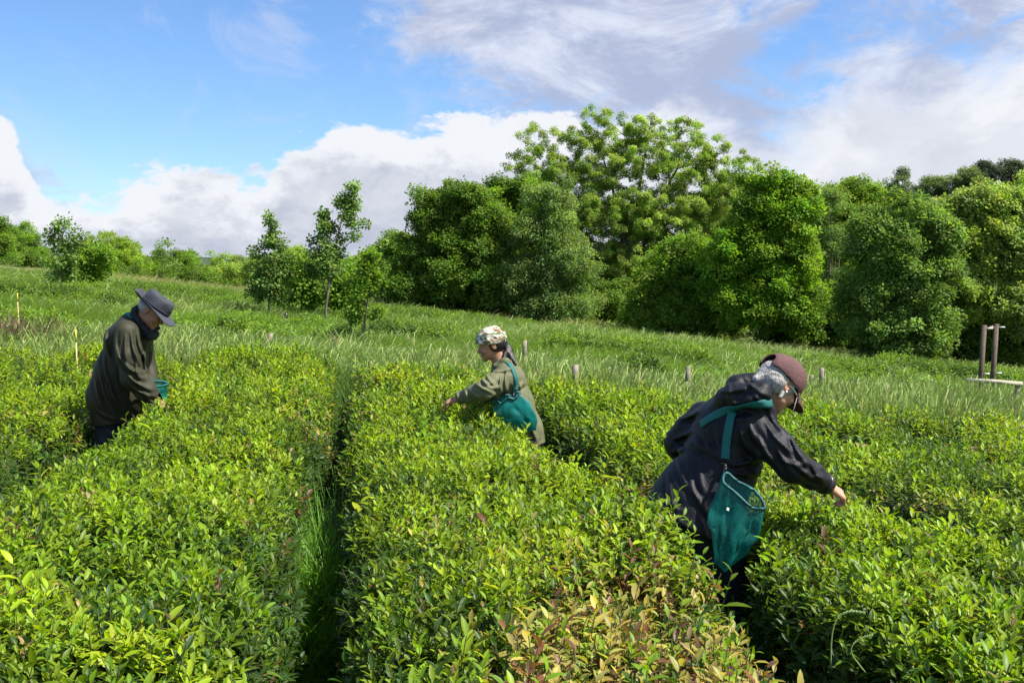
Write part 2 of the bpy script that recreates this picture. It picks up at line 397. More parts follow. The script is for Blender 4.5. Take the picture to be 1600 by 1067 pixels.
# tea sprigs: 0-4 young upright shoots, 5-9 mature spreading, 10-13 small golden twiggy
def tea_sprigs():
    cl = hidden_coll('tea_sprigs'); r = random.Random(3); res = []
    for k_ in range(14):
        b = Buf()
        if k_ < 5:
            n = 5 + k_ % 3; H = r.uniform(0.07, 0.11); lean = np.array((r.uniform(-.2, .2), r.uniform(-.2, .2), 1)); lean /= np.linalg.norm(lean)
            stick(b, lean * -0.05, lean * H, 0.0013)
            for i in range(n):
                t = i / (n - 1); a = i * 2.4 + r.uniform(-.4, .4); up = 0.45 + 1.1 * t + r.uniform(-.2, .2)
                L = 0.055 * (1 - 0.42 * t) * r.uniform(.75, 1.2)
                leaf(b, lean * H * (0.12 + 0.88 * t), (math.cos(a), math.sin(a), up), L, L * 0.215, r.uniform(-.1, .7), .4, 4, r.random())
        elif k_ < 10:
            n = 5 + k_ % 3
            stick(b, (0, 0, -0.06), (0, 0, 0.03), 0.0018)
            for i in range(n):
                t = i / (n - 1); a = i * 2.4 + r.uniform(-.5, .5); up = -0.1 + 0.8 * t + r.uniform(-.25, .25)
                L = 0.068 * (1 - 0.25 * t) * r.uniform(.7, 1.15)
                leaf(b, (0, 0, -0.02 + 0.05 * t), (math.cos(a), math.sin(a), up), L, L * 0.235, r.uniform(.1, 1.0), .3, 4, r.random(), .05)
        else:
            n = 7; H = r.uniform(.05, .09)
            stick(b, (0, 0, -0.05), (r.uniform(-.02, .02), r.uniform(-.02, .02), H + .01), 0.0016)
            for i in range(n):
                t = i / (n - 1); a = i * 2.4 + r.uniform(-.7, .7); up = r.uniform(-.3, 1.3)
                L = 0.042 * r.uniform(.6, 1.25)
                leaf(b, (0, 0, -0.01 + H * t), (math.cos(a), math.sin(a), up), L, L * 0.22, r.uniform(.2, 1.6), .45, 3, r.random(), .1)
        res.append(b.obj('tea_sprig', [M['tea'], M['stem']], cl))
    return cl, res
TEA, TEA_OBJS = tea_sprigs()
TEA_OBJS = sorted(TEA.objects, key=lambda o: o.name)

def tree_clumps():
    cl = hidden_coll('tree_clumps'); r = random.Random(8)
    for k_ in range(12):
        b = Buf()
        if k_ < 6: n, L, sp = 44, 0.100, 0.24     # broad leaf clusters
        elif k_ < 9: n, L, sp = 40, 0.095, 0.26    # drooping pinnate
        else: n, L, sp = 14, 0.085, 0.13          # small clusters on young trees
        for i in range(n):
            p = np.array([r.gauss(0, 1) for _ in range(3)]); p /= np.linalg.norm(p); rad = sp * r.random() ** 0.5; q = p * rad; q[2] *= 0.75
            dd = p * np.array((1, 1, .5)) + np.array((r.uniform(-.6, .6), r.uniform(-.6, .6), r.uniform(-.4, .25) if not 6 <= k_ < 9 else r.uniform(-.9, .1)))
            l = L * r.uniform(.7, 1.25); wd = l * (0.38 if k_ < 6 else 0.25 if k_ < 9 else .38)
            d, s, nn = frame(dd); rl = r.uniform(-.9, .9); s = s * math.cos(rl) + nn * math.sin(rl); nn = np.cross(s, d); rn = r.random()
            V = [q, q + d * l * .5 + s * wd + nn * wd * .2, q + d * l, q + d * l * .5 - s * wd + nn * wd * .2]
            b.add(V, [(0, 1, 2), (0, 2, 3)], [(0, .5, rn)] * 4)
        b.obj('leaf_clump', [M['tree']], cl)
    return cl
CLUMP = tree_clumps()

def grass_clumps():
    cl = hidden_coll('grass_clumps'); r = random.Random(21)
    for k_ in range(9):
        b = Buf(); pale = 3 <= k_ < 6; short = k_ >= 6
        n = 20 if not pale else 16
        for i in range(n):
            a = r.uniform(0, 6.28); rad = r.uniform(0, .10 if not short else .06); base = np.array((math.cos(a) * rad, math.sin(a) * rad, -.02))
            H = r.uniform(.55, 1.0) * (1 if not short else .24); wd = 0.0046 if not short else .0025
            lean = np.array((r.gauss(.10, .15), r.gauss(0, .09), 0)) if not short else np.array((r.gauss(0, .5), r.gauss(0, .5), 0))
            V = []; LF = []; rn = r.random(); sd_ = np.array((math.cos(a + 1.3), math.sin(a + 1.3), 0))
            S = 4
            for j in range(S + 1):
                t = j / S; P = base + np.array((0, 0, H * (t - .12 * t * t * (2 if pale else 1.4)))) + lean * H * t ** 2 * 1.1
                w_ = wd * (1 - t * .85)
                if pale and i % 2 == 0 and t > .7: w_ = wd * 1.25
                V += [P + sd_ * w_, P - sd_ * w_]; LF += [(t, .5, rn)] * 2
            b.add(V, [(2 * j, 2 * j + 1, 2 * j + 3, 2 * j + 2) for j in range(S)], LF)
        b.obj('grass_tuft', [M['grass']], cl)
    return cl
GRASS = grass_clumps()

# ------------------------------------------------------------------ tea rows
SL = -0.1543
def col_var(base, n, s=.12):
    return np.array(base)[None] * (1 + rng.normal(0, s, (n, 1))) * (1 + rng.normal(0, s * .5, (n, 3)))
BRIGHT = np.array((0.27, 0.405, 0.016)); MID = np.array((0.145, 0.26, 0.014)); DARK = np.array((0.034, 0.082, 0.012))
GOLD = np.array((0.37, 0.34, 0.085)); RED = np.array((0.16, 0.075, 0.045)); BLUE = np.array((0.05, 0.12, 0.02))
DIPS = [(1.20, 6.15, -.26, .22, .75), (1.14, 3.72, .21, .22, .34), (2.05, 7.1, -.22, .16, .2), (2.05, 8.4, -.2, .2, .2), (.35, 6.0, -.16, .14, .2), (.9, 4.6, -.12, .2, .2), (-.9, 3.2, -.14, .2, .2), (-.6, 5.2, -.12, .2, .16), (-2.6, 8.2, -.22, .3, .3), (2.1, 5.6, -.16, .16, .25), (3.3, 6.6, -.2, .2, .3), (3.2, 5.0, -.15, .2, .2), (.6, 8.4, -.16, .2, .2), (-1.1, 8.2, -.15, .2, .3), (4.4, 7.2, -.2, .3, .2)]
KEEP_OUT = [(-2.81, 7.1, .17), (.74, 4.22, .19), (.92, 4.08, .10), (.15, 6.92, .15)]
def edge_at(E, s): return np.full_like(np.asarray(s, float), E) if np.isscalar(E) else np.interp(s, [q[0] for q in E], [q[1] for q in E])
def row_shape(L0, L1, ya, yb, H, seed):
    def surf(s, t, off=0.0):
        s = np.asarray(s, float); t = np.asarray(t, float)
        endf = np.sqrt(np.clip(np.minimum((s - ya) / .45, (yb - s) / .45), 0.02, 1))
        a_, b_ = edge_at(L0, s) + .10 * n2d(s * 0 + seed, s, 1.6, seed + 3, 3), edge_at(L1, s) + .10 * n2d(s * 0 + seed, s, 1.6, seed + 13, 3)
        c0 = (a_ + b_) / 2; hw = (b_ - a_) / 2 * (.55 + .45 * endf) + off
        h = (H + .14 * n2d(s * 0 + seed, s, .8, seed + 9)) * (.6 + .4 * endf) + off
        ct, st = np.cos(t), np.sin(t)
        l = c0 + hw * np.sign(ct) * np.abs(ct) ** .45
        z = h * np.abs(st) ** .30
        bump = .20 * n2d(l, s, 1.7, seed + 1, 3) + .13 * n2d(l, s, 5.0, seed + 5, 2)
        for (dl_, ds_, a_, wl_, ws_) in DIPS: bump = bump + a_ * np.exp(-((l - dl_) / wl_) ** 2 - ((s - ds_) / ws_) ** 2)
        z = z + bump * np.clip(z / .6, 0, 1)
        xx = l + SL * s
        return np.stack([xx, s, g(xx, s) + z], -1), l, z
    return surf
near_parts = []
def tea_row(L0, L1, ya, yb, H, seed, label, dens_near, colfn=None, pieces=0, group='tea hedges in parallel rows', big=1.0):
    surf = row_shape(L0, L1, ya, yb, H, seed); wid_ = float(edge_at(L1, (ya + yb) / 2) - edge_at(L0, (ya + yb) / 2))
    P0, _, _ = surf(np.array([(ya + yb) / 2]), np.array([math.pi / 2])); ox, oy = P0[0, 0], P0[0, 1]
    root = empty('tea_hedge', (ox, oy, float(g(ox, oy)))); tag(root, label, 'tea hedge', group); org = np.array(root.location)
    # inner body: plain dark filler shell below the leaves
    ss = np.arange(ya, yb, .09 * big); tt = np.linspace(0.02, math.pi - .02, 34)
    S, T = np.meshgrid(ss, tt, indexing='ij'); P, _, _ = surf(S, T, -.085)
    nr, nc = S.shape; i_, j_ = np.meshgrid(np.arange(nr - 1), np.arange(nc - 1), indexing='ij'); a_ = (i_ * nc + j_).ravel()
    mesh_obj('inner_shell', P.reshape(-1, 3), np.stack([a_, a_ + 1, a_ + nc + 1, a_ + nc], -1), M['core'], root, origin=org)
    # sprig points
    per = 2 * H + wid_
    Pall = []
    ycur = ya
    segs = np.linspace(ya, yb, max(2, int((yb - ya) / .5)) + 1)
    s_l, sc_l = [], []
    for a1, b1 in zip(segs[:-1], segs[1:]):
        mid = (a1 + b1) / 2; f = 1.0 if mid < 5 else max(.6, 5 / mid)
        n = int((b1 - a1) * per * dens_near * f)
        s_l.append(rng.uniform(a1, b1, n)); sc_l.append(np.full(n, (.98 - .12 * min(1, max(0, mid - 2.5) / 2)) * min(1.2, 1 / math.sqrt(f))))
    s_ = np.concatenate(s_l); sc = np.concatenate(sc_l) * big
    # arc-length uniform t
    tq = np.linspace(0.03, math.pi - .03, 200); Pq, lq, zq = surf(np.full(200, (ya + yb) / 2), tq)
    dl = np.sqrt(np.diff(lq) ** 2 + np.diff(zq) ** 2); cum = np.concatenate([[0], np.cumsum(dl)]); cum /= cum[-1]
    t_ = np.interp(rng.random(len(s_)), cum, tq)
    P, l, z = surf(s_, t_); e = .02
    Pt, _, _ = surf(s_, np.clip(t_ + e, 0.01, math.pi - .01)); Ps, _, _ = surf(s_ + e, t_)
    nrm = np.cross(Pt - P, Ps - P); nrm /= np.linalg.norm(nrm, axis=1, keepdims=True) + 1e-9
    cent = np.stack([(edge_at(L0, s_) + edge_at(L1, s_)) / 2 + SL * s_, s_, P[:, 2] * 0 + .3], -1)
    flip = ((P - cent) * nrm).sum(1) < 0; nrm[flip] *= -1
    topness = np.clip(nrm[:, 2], 0, 1)
    n = len(s_)
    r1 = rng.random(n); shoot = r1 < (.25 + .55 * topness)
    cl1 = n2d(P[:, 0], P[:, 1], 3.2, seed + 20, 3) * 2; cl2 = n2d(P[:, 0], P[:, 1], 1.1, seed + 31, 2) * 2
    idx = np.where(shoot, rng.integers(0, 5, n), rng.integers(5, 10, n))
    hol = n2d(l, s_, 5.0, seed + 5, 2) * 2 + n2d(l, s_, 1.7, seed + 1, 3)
    young = np.clip(topness * 1.0 - .22 + .7 * cl1 + .9 * hol + rng.normal(0, .22, n), 0, 1)  # leaf age, plus shade painted into the hollows as a darker tint
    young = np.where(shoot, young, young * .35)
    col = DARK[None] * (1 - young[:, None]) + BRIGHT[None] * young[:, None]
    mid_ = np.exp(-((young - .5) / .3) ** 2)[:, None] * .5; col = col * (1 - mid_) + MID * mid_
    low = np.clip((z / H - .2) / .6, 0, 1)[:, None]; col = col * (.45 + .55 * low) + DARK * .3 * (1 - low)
    tone = n2d(P[:, 0], P[:, 1], .9, seed + 77, 3)[:, None] * 2; col = col * (1 + tone * np.array((.30, .16, .2)))
    gold = (cl2 + rng.normal(0, .22, n)) > .60
    if colfn is not None: gold = gold | colfn(P[:, 0] - SL * P[:, 1], P[:, 1], rng.normal(0, 1, n))
    rr = rng.random(n)
    col[gold] = np.where(rr[gold, None] < .62, GOLD, np.where(rr[gold, None] < .84, MID * 1.2, RED))
    idx = np.where(gold & (rng.random(n) < .7), rng.integers(10, 14, n), idx)
    dk = rng.random(n) < .13; col[dk] = DARK * 1.2
    red = rng.random(n) < .012; col[red] = RED
    dead = rng.random(n) < .004; col[dead] = (0.35, 0.25, 0.13)
    col = col * (1 + rng.normal(0, .14, (n, 1))) * (1 + rng.normal(0, .06, (n, 3))); col = np.clip(col, .004, .8)
    up = np.array((0, 0, 1.0))
    od = nrm * np.where(shoot, .45, 1.0)[:, None] + up * np.where(shoot, 1.15, .45)[:, None] + rng.normal(0, .24, (n, 3)); od[:, 0] += .05
    dep = np.where(shoot, rng.uniform(-.03, .03, n), rng.uniform(-.08, .01, n))
    tall = (rng.random(n) < .03) & shoot; dep[tall] += .05
    P = P + nrm * dep[:, None]
    sc = sc * rng.uniform(.62, 1.28, n) * np.where(tall, 1.25, 1)
    ok = z > .10
    for (kx, ky, kr) in KEEP_OUT: ok &= ((P[:, 0] - kx) ** 2 + (P[:, 1] - ky) ** 2) > kr * kr
    P, od, sc, idx, col, topness = P[ok], od[ok], sc[ok], idx[ok], col[ok], topness[ok]; n = len(P)
    rot = rot_to(od, rng.uniform(0, 6.28, n))
    sel = np.zeros(n, bool)
    if pieces:
        d = np.sqrt((P[:, 0]) ** 2 + P[:, 1] ** 2 + (P[:, 2] - EYE) ** 2)
        px = 800 + P[:, 0] / P[:, 1] * FPX; py = 420 + (EYE - P[:, 2]) / P[:, 1] * FPX
        vis = (px > 5) & (px < 1595) & (py < 1060) & (topness > .5)
        score = np.where(vis, sc / d, 0); sel[np.argsort(-score)[:pieces]] = True
        for i in np.nonzero(sel)[0]:
            o = bpy.data.objects.new('leaf_sprig', TEA_OBJS[idx[i]].data); COL.objects.link(o); o.parent = root
            o.location = P[i] - org; o.rotation_euler = rot[i]; o.scale = (sc[i],) * 3; o['col'] = [float(q) for q in col[i]]
    q = ~sel
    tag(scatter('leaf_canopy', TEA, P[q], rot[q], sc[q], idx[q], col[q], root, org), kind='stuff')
    return root

GAPS = [[(2.6,-1.72,-1.66),(5.0,-1.78,-1.62),(5.6,-1.92,-1.50),(7.4,-1.95,-1.50),(8.0,-1.75,-1.62),(11,-1.72,-1.66)], [(1.5,-.31,.03),(3.5,-.31,-.01),(5,-.35,-.06),(6,-.32,-.10),(7,-.23,-.08),(10,-.24,-.05)], [(1.5,1.2,1.42),(3.4,1.2,1.46),(3.9,1.18,1.60),(4.5,1.2,1.62),(4.9,1.39,1.38),(6.0,1.38,1.38),(6.35,1.16,1.44),(7.2,1.12,1.48),(7.6,1.3,1.37),(10,1.32,1.35)], [(2.6,2.62,2.68),(3.7,2.6,2.7),(4.0,2.5,2.84),(4.8,2.5,2.82),(5.2,2.63,2.68),(9,2.65,2.66)]]
def lft(i): return [(q[0], q[1]) for q in GAPS[i]]
def rgt(i): return [(q[0], q[2]) for q in GAPS[i]]
def gold_b(L, Yv, nz): return (Yv < 2.72 + .55 * sstep(.25, .8, L) - .25 * sstep(1.0, 1.25, L) + .06 * nz) & (L > .30 + .12 * nz)
tea_row(rgt(0), lft(1), 1.5, 10.9, .80, 1.0, 'bright tea hedge at the left, between the grass path and the man', 1050, None, 300)
tea_row(rgt(1), lft(2), 1.5, 10.1, .80, 2.0, 'tea hedge right of the grass path, with golden leaves at its near end', 1050, gold_b, 300)
tea_row(rgt(2), lft(3), 1.5, 9.2, .80, 3.0, 'tea hedge under the reaching hand of the woman in the maroon cap', 1050, lambda L, Yv, nz: (np.abs(Yv - 4.7 + .25 * nz) < .35) & (nz < .3), 300)
tea_row(rgt(3), 4.0, 2.6, 8.8, .78, 4.0, 'second tea hedge to the right of the woman in the maroon cap', 640, None, 120)
tea_row(4.02, 5.38, 4.0, 8.5, .76, 5.0, 'third tea hedge to the right of the black coat, below the tall stakes', 600)
tea_row(5.42, 6.80, 6.0, 8.5, .74, 6.0, 'short tea hedge at the right edge, before the tall grass', 520)
tea_row(-3.22, lft(0), 2.6, 10.6, .76, 7.0, 'tea hedge behind the back of the man in the hat, at the left edge', 640, None, 120)
tea_row(-4.80, -3.26, 6.5, 11.0, .66, 8.0, 'tea hedge furthest to the left, beyond the one behind the man', 480)

# mid-field hedge blocks: (px left, px right, Y, height)
def block(px0, px1, Yc, dep, H, seed, label):
    """hedge block lying across the slope"""
    a = at(px0, 500, Yc); b = at(px1, 500, Yc); x0, x1 = a[0], b[0]
    root = empty('tea_hedge', ((x0 + x1) / 2, Yc, float(g((x0 + x1) / 2, Yc)))); tag(root, label, 'tea hedge', 'low tea hedges in the tall grass'); org = np.array(root.location)
    def hf(x, y):
        ex = np.clip(np.minimum(x - x0, x1 - x) / .6, 0, 1); ey = np.clip(np.minimum(y - (Yc - dep), Yc + dep - y) / .35, 0, 1)
        return H * (ex * ey) ** .5 * (1 + .7 * n2d(x, y, .9, seed, 3))
    n = int((x1 - x0) * 2 * dep * 230)
    x = rng.uniform(x0, x1, n); y = rng.uniform(Yc - dep, Yc + dep, n); h = hf(x, y)
    fr = rng.random(n) ** .35
    z = g(x, y) + h * np.where(np.abs(y - (Yc - dep)) < .5, fr, 1) - rng.random(n) ** 2 * .35
    cl = n2d(x, y, 1.0, seed + 3, 3) * 2; yg = np.clip(.62 + cl + rng.normal(0, .25, n), 0, 1)[:, None]
    col = (DARK * (1 - yg) + np.array((0.17, 0.30, 0.02)) * yg) * (1 + rng.normal(0, .15, (n, 1)))
    od = np.stack([rng.normal(.1, .4, n), rng.normal(-.2, .4, n), np.ones(n)], -1)
    tag(scatter('leaf_canopy', TEA, np.stack([x, y, z], -1), rot_to(od, rng.uniform(0, 6.28, n)), rng.uniform(1.3, 1.9, n), rng.integers(0, 10, n), np.clip(col, .005, 1), root, org), kind='stuff')
block(300, 440, 17.5, .8, .62, 31, 'low dark tea hedge patch in the long grass, right of the grey hat')
block(560, 735, 24, 1.6, .5, 32, 'low tea hedge in the long grass, left of the woman in the headscarf')
block(480, 600, 19, .8, .5, 33, 'small tea hedge patch around the foot of the thin sapling')
block(830, 1120, 24, 1.8, .52, 34, 'low tea hedge in the long grass, below the tall open ash tree')
block(1230, 1420, 24, 1.6, .5, 35, 'low tea hedge in the long grass, behind the maroon cap')
block(1380, 1600, 27, 2.2, .5, 36, 'low tea hedge in the long grass, behind the pole frame')
block(940, 1075, 16.5, 1.0, .66, 37, 'rounded bright tea hedge behind the short timber post')
block(-60, 170, 15.5, .9, .55, 38, 'low tea hedge patch by the far bamboo cane at the left')
block(100, 420, 33, 2.0, .42, 39, 'far low tea hedge beyond the grey hat, below the timber rail')
block(440, 760, 34, 2.0, .42, 40, 'far low tea hedge in front of the dark rounded trees')
block(-150, 240, 27, 2.0, .45, 41, 'far low tea hedge at the left, below the young poplar')

# ------------------------------------------------------------------ grasses
def grass_field():
    n = 110000
    y = 9.5 + 44 * rng.random(n) ** 1.5; u_ = rng.uniform(-60, 1660, n); x = (u_ - 800) / FPX * y
    rowend = 10.6 - .12 * (x) ; ok = (y > rowend + .25) & (y < edgeY(x) + 2.5)
    x, y = x[ok], y[ok]; n = len(x)
    nz = n2d(x, y, .35, 5.0, 3) * 2; nz2 = n2d(x, y, .9, 15.0, 3) * 2
    strip = np.exp(-((y - 12.4) / 2.6) ** 2)
    pale = (nz + .22 * strip - .06 * sstep(15, 22, y) + rng.normal(0, .28, n)) > .20
    h = .56 + .22 * strip + .42 * np.clip(nz2, -1, 1); h = np.clip(h * (1 - .12 * sstep(15, 21, y)), .22, 1.1) * np.where(pale, 1.12, .9) * rng.uniform(.8, 1.2, n)
    # right side strip taller
    h *= 1 + .15 * sstep(2, 8, x) * strip
    idx = np.where(pale, rng.integers(3, 6, n), rng.integers(0, 3, n))
    cg = np.array((0.13, 0.25, 0.028)); cp = np.array((0.25, 0.36, 0.105)); cd_ = np.array((0.36, 0.33, 0.20)); cy = np.array((0.16, 0.28, 0.02))
    col = np.where(pale[:, None], cp, np.where((nz2 > .1)[:, None], cy, cg)); col[rng.random(n) < .05] = cd_
    # dry seed heads along the far edge
    fe = (edgeY(x) - y < 5) & (rng.random(n) < .6); col[fe] = np.array((0.34, 0.33, 0.15))
    col = col * (1 + rng.normal(0, .16, (n, 1)))
    wid = 1 + np.clip(y - 12, 0, 40) * .022
    scl = np.stack([wid, wid, h * 1.0], -1)
    P = np.stack([x, y, g(x, y)], -1); rot = np.stack([rng.normal(0, .13, n), rng.normal(0.03, .13, n), rng.uniform(-1.1, 1.1, n)], -1)
    tag(scatter('meadow_grass', GRASS, P, rot, scl, idx, np.clip(col, .01, 1)), 'long pale green meadow grass bending in the wind between the hedges and the trees', 'grass', kind='stuff')
    m_ = 30000; y = 14.5 + 34 * rng.random(m_) ** 1.25; x = (rng.uniform(-60, 1660, m_) - 800) / FPX * y
    c_ = n2d(x, y, .45, 25.0, 3) * 2; ok = (y < edgeY(x) + 1) & (c_ > .0); x, y, c_ = x[ok], y[ok], c_[ok]; m_ = len(x)
    hh = np.clip(.20 + .55 * c_, .12, .62); col = (np.array((0.15, 0.28, 0.018)) * (1 + .35 * n2d(x, y, 1.3, 35.0, 2)[:, None])) * (1 + rng.normal(0, .16, (m_, 1)))
    tag(scatter('field_plants', TEA, np.stack([x, y, g(x, y) + hh * rng.random(m_) ** .3], -1), rot_to(np.stack([rng.normal(.1, .4, m_), rng.normal(-.2, .4, m_), np.ones(m_)], -1), rng.uniform(0, 6.28, m_)), rng.uniform(1.4, 2.3, m_), rng.integers(0, 10, m_), np.clip(col, .01, 1)), 'bright green leafy growth spread over the upper meadow', 'ground cover', kind='stuff')
    # path grass
    n = 6500; L = rng.normal(-.20, .075, n); y = rng.uniform(2.0, 10, n); x = L + SL * y
    P = np.stack([x, y, g(x, y)], -1)
    nz = n2d(x, y, 1.6, 8.0); hs = np.clip(1.5 + 3.0 * nz + 1.1 * np.exp(-((y - 5.2) / 1.1) ** 2), .6, 3.0) * rng.uniform(.7, 1.3, n)
    col = np.array((0.12, 0.28, 0.03))[None] * (1 + rng.normal(0, .2, (n, 1)))
    tag(scatter('path_grass', GRASS, P, np.stack([rng.normal(0, .15, n), rng.normal(0, .15, n), rng.uniform(0, 6.28, n)], -1), hs, rng.integers(6, 9, n), np.clip(col, .01, 1)),
        'fine green grass tufts filling the narrow path between the tea hedges', 'grass', kind='stuff')
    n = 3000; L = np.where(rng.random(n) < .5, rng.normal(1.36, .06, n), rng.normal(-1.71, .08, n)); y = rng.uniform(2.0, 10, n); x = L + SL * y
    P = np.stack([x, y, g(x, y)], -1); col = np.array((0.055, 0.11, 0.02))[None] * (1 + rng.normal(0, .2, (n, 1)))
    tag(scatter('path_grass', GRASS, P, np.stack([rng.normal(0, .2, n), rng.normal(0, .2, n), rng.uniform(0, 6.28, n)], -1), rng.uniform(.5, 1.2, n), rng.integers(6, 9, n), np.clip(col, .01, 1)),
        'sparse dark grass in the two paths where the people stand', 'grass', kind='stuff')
    # taller grass at far end of the path
    n = 260; L = rng.normal(-.15, .12, n); y = rng.uniform(8.6, 11.2, n); x = L + SL * y
    P = np.stack([x, y, g(x, y)], -1); col = np.array((0.11, 0.20, 0.04))[None] * (1 + rng.normal(0, .2, (n, 1)))
    tag(scatter('path_grass', GRASS, P, np.stack([rng.normal(0, .1, n), rng.normal(0, .1, n), rng.uniform(-.5, .5, n)], -1), np.stack([np.ones(n), np.ones(n), rng.uniform(.7, 1.15, n)], -1), rng.integers(0, 4, n), np.clip(col, .01, 1)),
        'tall soft grass closing the far end of the narrow path', 'grass', kind='stuff')
grass_field()

# ------------------------------------------------------------------ tubes
def tube(pts_, rad, seg=8, cap=True):
    pts_ = np.asarray(pts_, float); n = len(pts_); rad = np.broadcast_to(rad, (n,)); V = []; F = []
    for i in range(n):
        d = pts_[min(i + 1, n - 1)] - pts_[max(i - 1, 0)]; d, s, u_ = frame(d, (0.13, .99, .02) if abs(d[2]) > .5 * np.linalg.norm(d) else (0, 0, 1))
        for k_ in range(seg): an = 2 * math.pi * k_ / seg; V.append(pts_[i] + (s * math.cos(an) + u_ * math.sin(an)) * rad[i])
    for i in range(n - 1):
        for k_ in range(seg): F.append((i * seg + k_, i * seg + (k_ + 1) % seg, (i + 1) * seg + (k_ + 1) % seg, (i + 1) * seg + k_))
    if cap: F.append(tuple(range(seg))[::-1]); F.append(tuple((n - 1) * seg + k_ for k_ in range(seg)))
    return V, F
def merge(parts):
    V = []; F = []
    for v, f in parts:
        b = len(V); V += [tuple(x) for x in v]; F += [tuple(i + b for i in q) for q in f]
    return V, F
def tube_obj(name, pts_, rad, m, parent, org, seg=8):
    v, f = tube(pts_, rad, seg); return mesh_obj(name, v, f, m, parent, origin=org)

# ------------------------------------------------------------------ trees
def tree(name, label, cat, D, pxc, base_py, blobs, col, lobe=0.9, dens=1.0, kind='broad', openness=0.0, col2=None, group='trees beyond the tea field', lean=0.0, depthf=.85, trunk=True, seed=0, cscale=1.0, fill=.25, vol=0.0):
    """blobs: crown masses (px, py, rx, ry) as read at distance D"""
    r = np.random.default_rng(seed * 7 + 3); m = D / FPX
    bx = (pxc - 800) * m; gz = float(g(bx, D)); org = np.array((bx, D, gz))
    root = empty(name, org); tag(root, label, cat, group)
    P, NR, SC, CC, lobes = [], [], [], [], []
    for (px, py, rx, ry) in blobs:
        c = at(px, py, D); R_ = np.array((rx * m, rx * m * depthf, ry * m)); vol_a = 4 * math.pi * ((R_[0] * R_[1]) ** 1.6 / 3 + (R_[0] * R_[2]) ** 1.6 / 3 + (R_[1] * R_[2]) ** 1.6 / 3) ** (1 / 1.6)
        nl = max(5, int(vol_a / (lobe * lobe * 1.75) * (1 - openness)))
        dirs = r.normal(size=(nl, 3)); dirs[:, 1] -= .35; dirs /= np.linalg.norm(dirs, axis=1, keepdims=True)
        rad = (.55 + .56 * r.random(nl) ** .8)[:, None]
        if vol:
            nl = max(4, int(4.19 * R_[0] * R_[1] * R_[2] * vol)); dirs = r.normal(size=(nl, 3)); dirs /= np.linalg.norm(dirs, axis=1, keepdims=True); rad = (r.random(nl) ** .40)[:, None] * 1.02
        lc = c + dirs * R_ * rad * (1 - .25 * lobe / max(R_[0], lobe)); lr = lobe * r.uniform(.45, 1.2, nl)
        if not vol: og = r.random(nl) < .10; lc[og] += dirs[og] * lobe * .55 + np.array((0, 0, lobe * .25)); lr[og] *= .7
        for q in range(nl): lobes.append((lc[q], lr[q], c))
    for (lc, lr, c) in lobes:
        n = max(6, int(4 * math.pi * lr * lr * 6.2 * dens / cscale ** 2))
        d = r.normal(size=(n, 3)); d += (lc - c)[None] / (np.linalg.norm(lc - c) + 1e-6) * .55; d[:, 2] += .25; d /= np.linalg.norm(d, axis=1, keepdims=True)
        p = lc + d * lr * (.55 + .5 * r.random((n, 1)) ** .6) * np.array((1.12, 1.0, .82))
        cf = 1 + r.normal(0, .16)
        cc_ = np.array(col) if (col2 is None or r.random() < .6) else np.array(col2)
        P.append(p); NR.append(d + np.array((0, 0, .5))); SC.append(cscale * r.uniform(.7, 1.15, n)); CC.append(np.array((1.55, 1.42, 1.75)) * cc_[None] * cf * (1 + r.normal(0, .12, (n, 1))) * (1 + r.normal(0, .05, (n, 3))))
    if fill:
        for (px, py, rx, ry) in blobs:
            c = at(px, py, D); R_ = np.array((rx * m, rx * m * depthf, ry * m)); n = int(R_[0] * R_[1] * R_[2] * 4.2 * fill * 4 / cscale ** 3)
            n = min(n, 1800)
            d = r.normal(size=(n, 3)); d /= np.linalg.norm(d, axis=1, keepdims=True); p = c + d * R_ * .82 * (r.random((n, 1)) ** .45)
            P.append(p); NR.append(d); SC.append(cscale * r.uniform(1.0, 1.5, n)); CC.append(np.array(col)[None] * .8 * np.ones((n, 1)))  # inner leaves tinted darker, the crown's own shade put into their colour
    P = np.concatenate(P); NR = np.concatenate(NR); SC = np.concatenate(SC); CC = np.concatenate(CC)
    keep = P[:, 2] > g(P[:, 0], P[:, 1]) + .05; P, NR, SC, CC = P[keep], NR[keep], SC[keep], CC[keep]; n = len(P)
    lo, hi = {'broad': (0, 6), 'droop': (6, 9), 'small': (9, 12)}[kind]
    scatter('crown', CLUMP, P, rot_to(NR * .5 + np.array((0, 0, .7)) + r.normal(0, .3, (n, 3)), r.uniform(0, 6.28, n)), SC, r.integers(lo, hi, n), np.clip(CC, .004, 1), root, org)['kind'] = 'stuff'
    if trunk:
        topz = max(b[0][2] + 0 for b in lobes); H = topz - gz; tr = max(.018, H * (.010 if kind == 'small' else .016)); parts = []
        cx = np.mean([c[0] for (_, _, c) in lobes]); 
        tp = [np.array((bx + (cx - bx) * .0, D, gz - .3)), np.array((bx + (cx - bx) * .15 + lean * H * .1, D, gz + H * .15)), np.array((bx + (cx - bx) * .5 + lean * H * .3, D, gz + H * .38)), np.array((cx + lean * H * .5, D, gz + H * .62))]
        parts.append(tube(tp, [tr * 1.2, tr, tr * .75, tr * .45], 8))
        nlimb = 8 if openness > .2 else 5; limbs = []
        order = r.permutation(len(lobes)); chosen = order[:nlimb]
        for q in chosen:
            s_ = tp[1] + (tp[3] - tp[1]) * r.uniform(0, .8); e_ = lobes[q][0]; k1 = s_ + (e_ - s_) * .4 + np.array((0, 0, .12 * np.linalg.norm(e_ - s_)))
            pl = [s_, k1, s_ + (e_ - s_) * .75 + np.array((0, 0, .06 * np.linalg.norm(e_ - s_))), e_]
            parts.append(tube(pl, [tr * .55, tr * .4, tr * .22, tr * .1], 6)); limbs += [(pl[1], tr * .25), (pl[2], tr * .15), (s_ + (k1 - s_) * .5, tr * .3)]
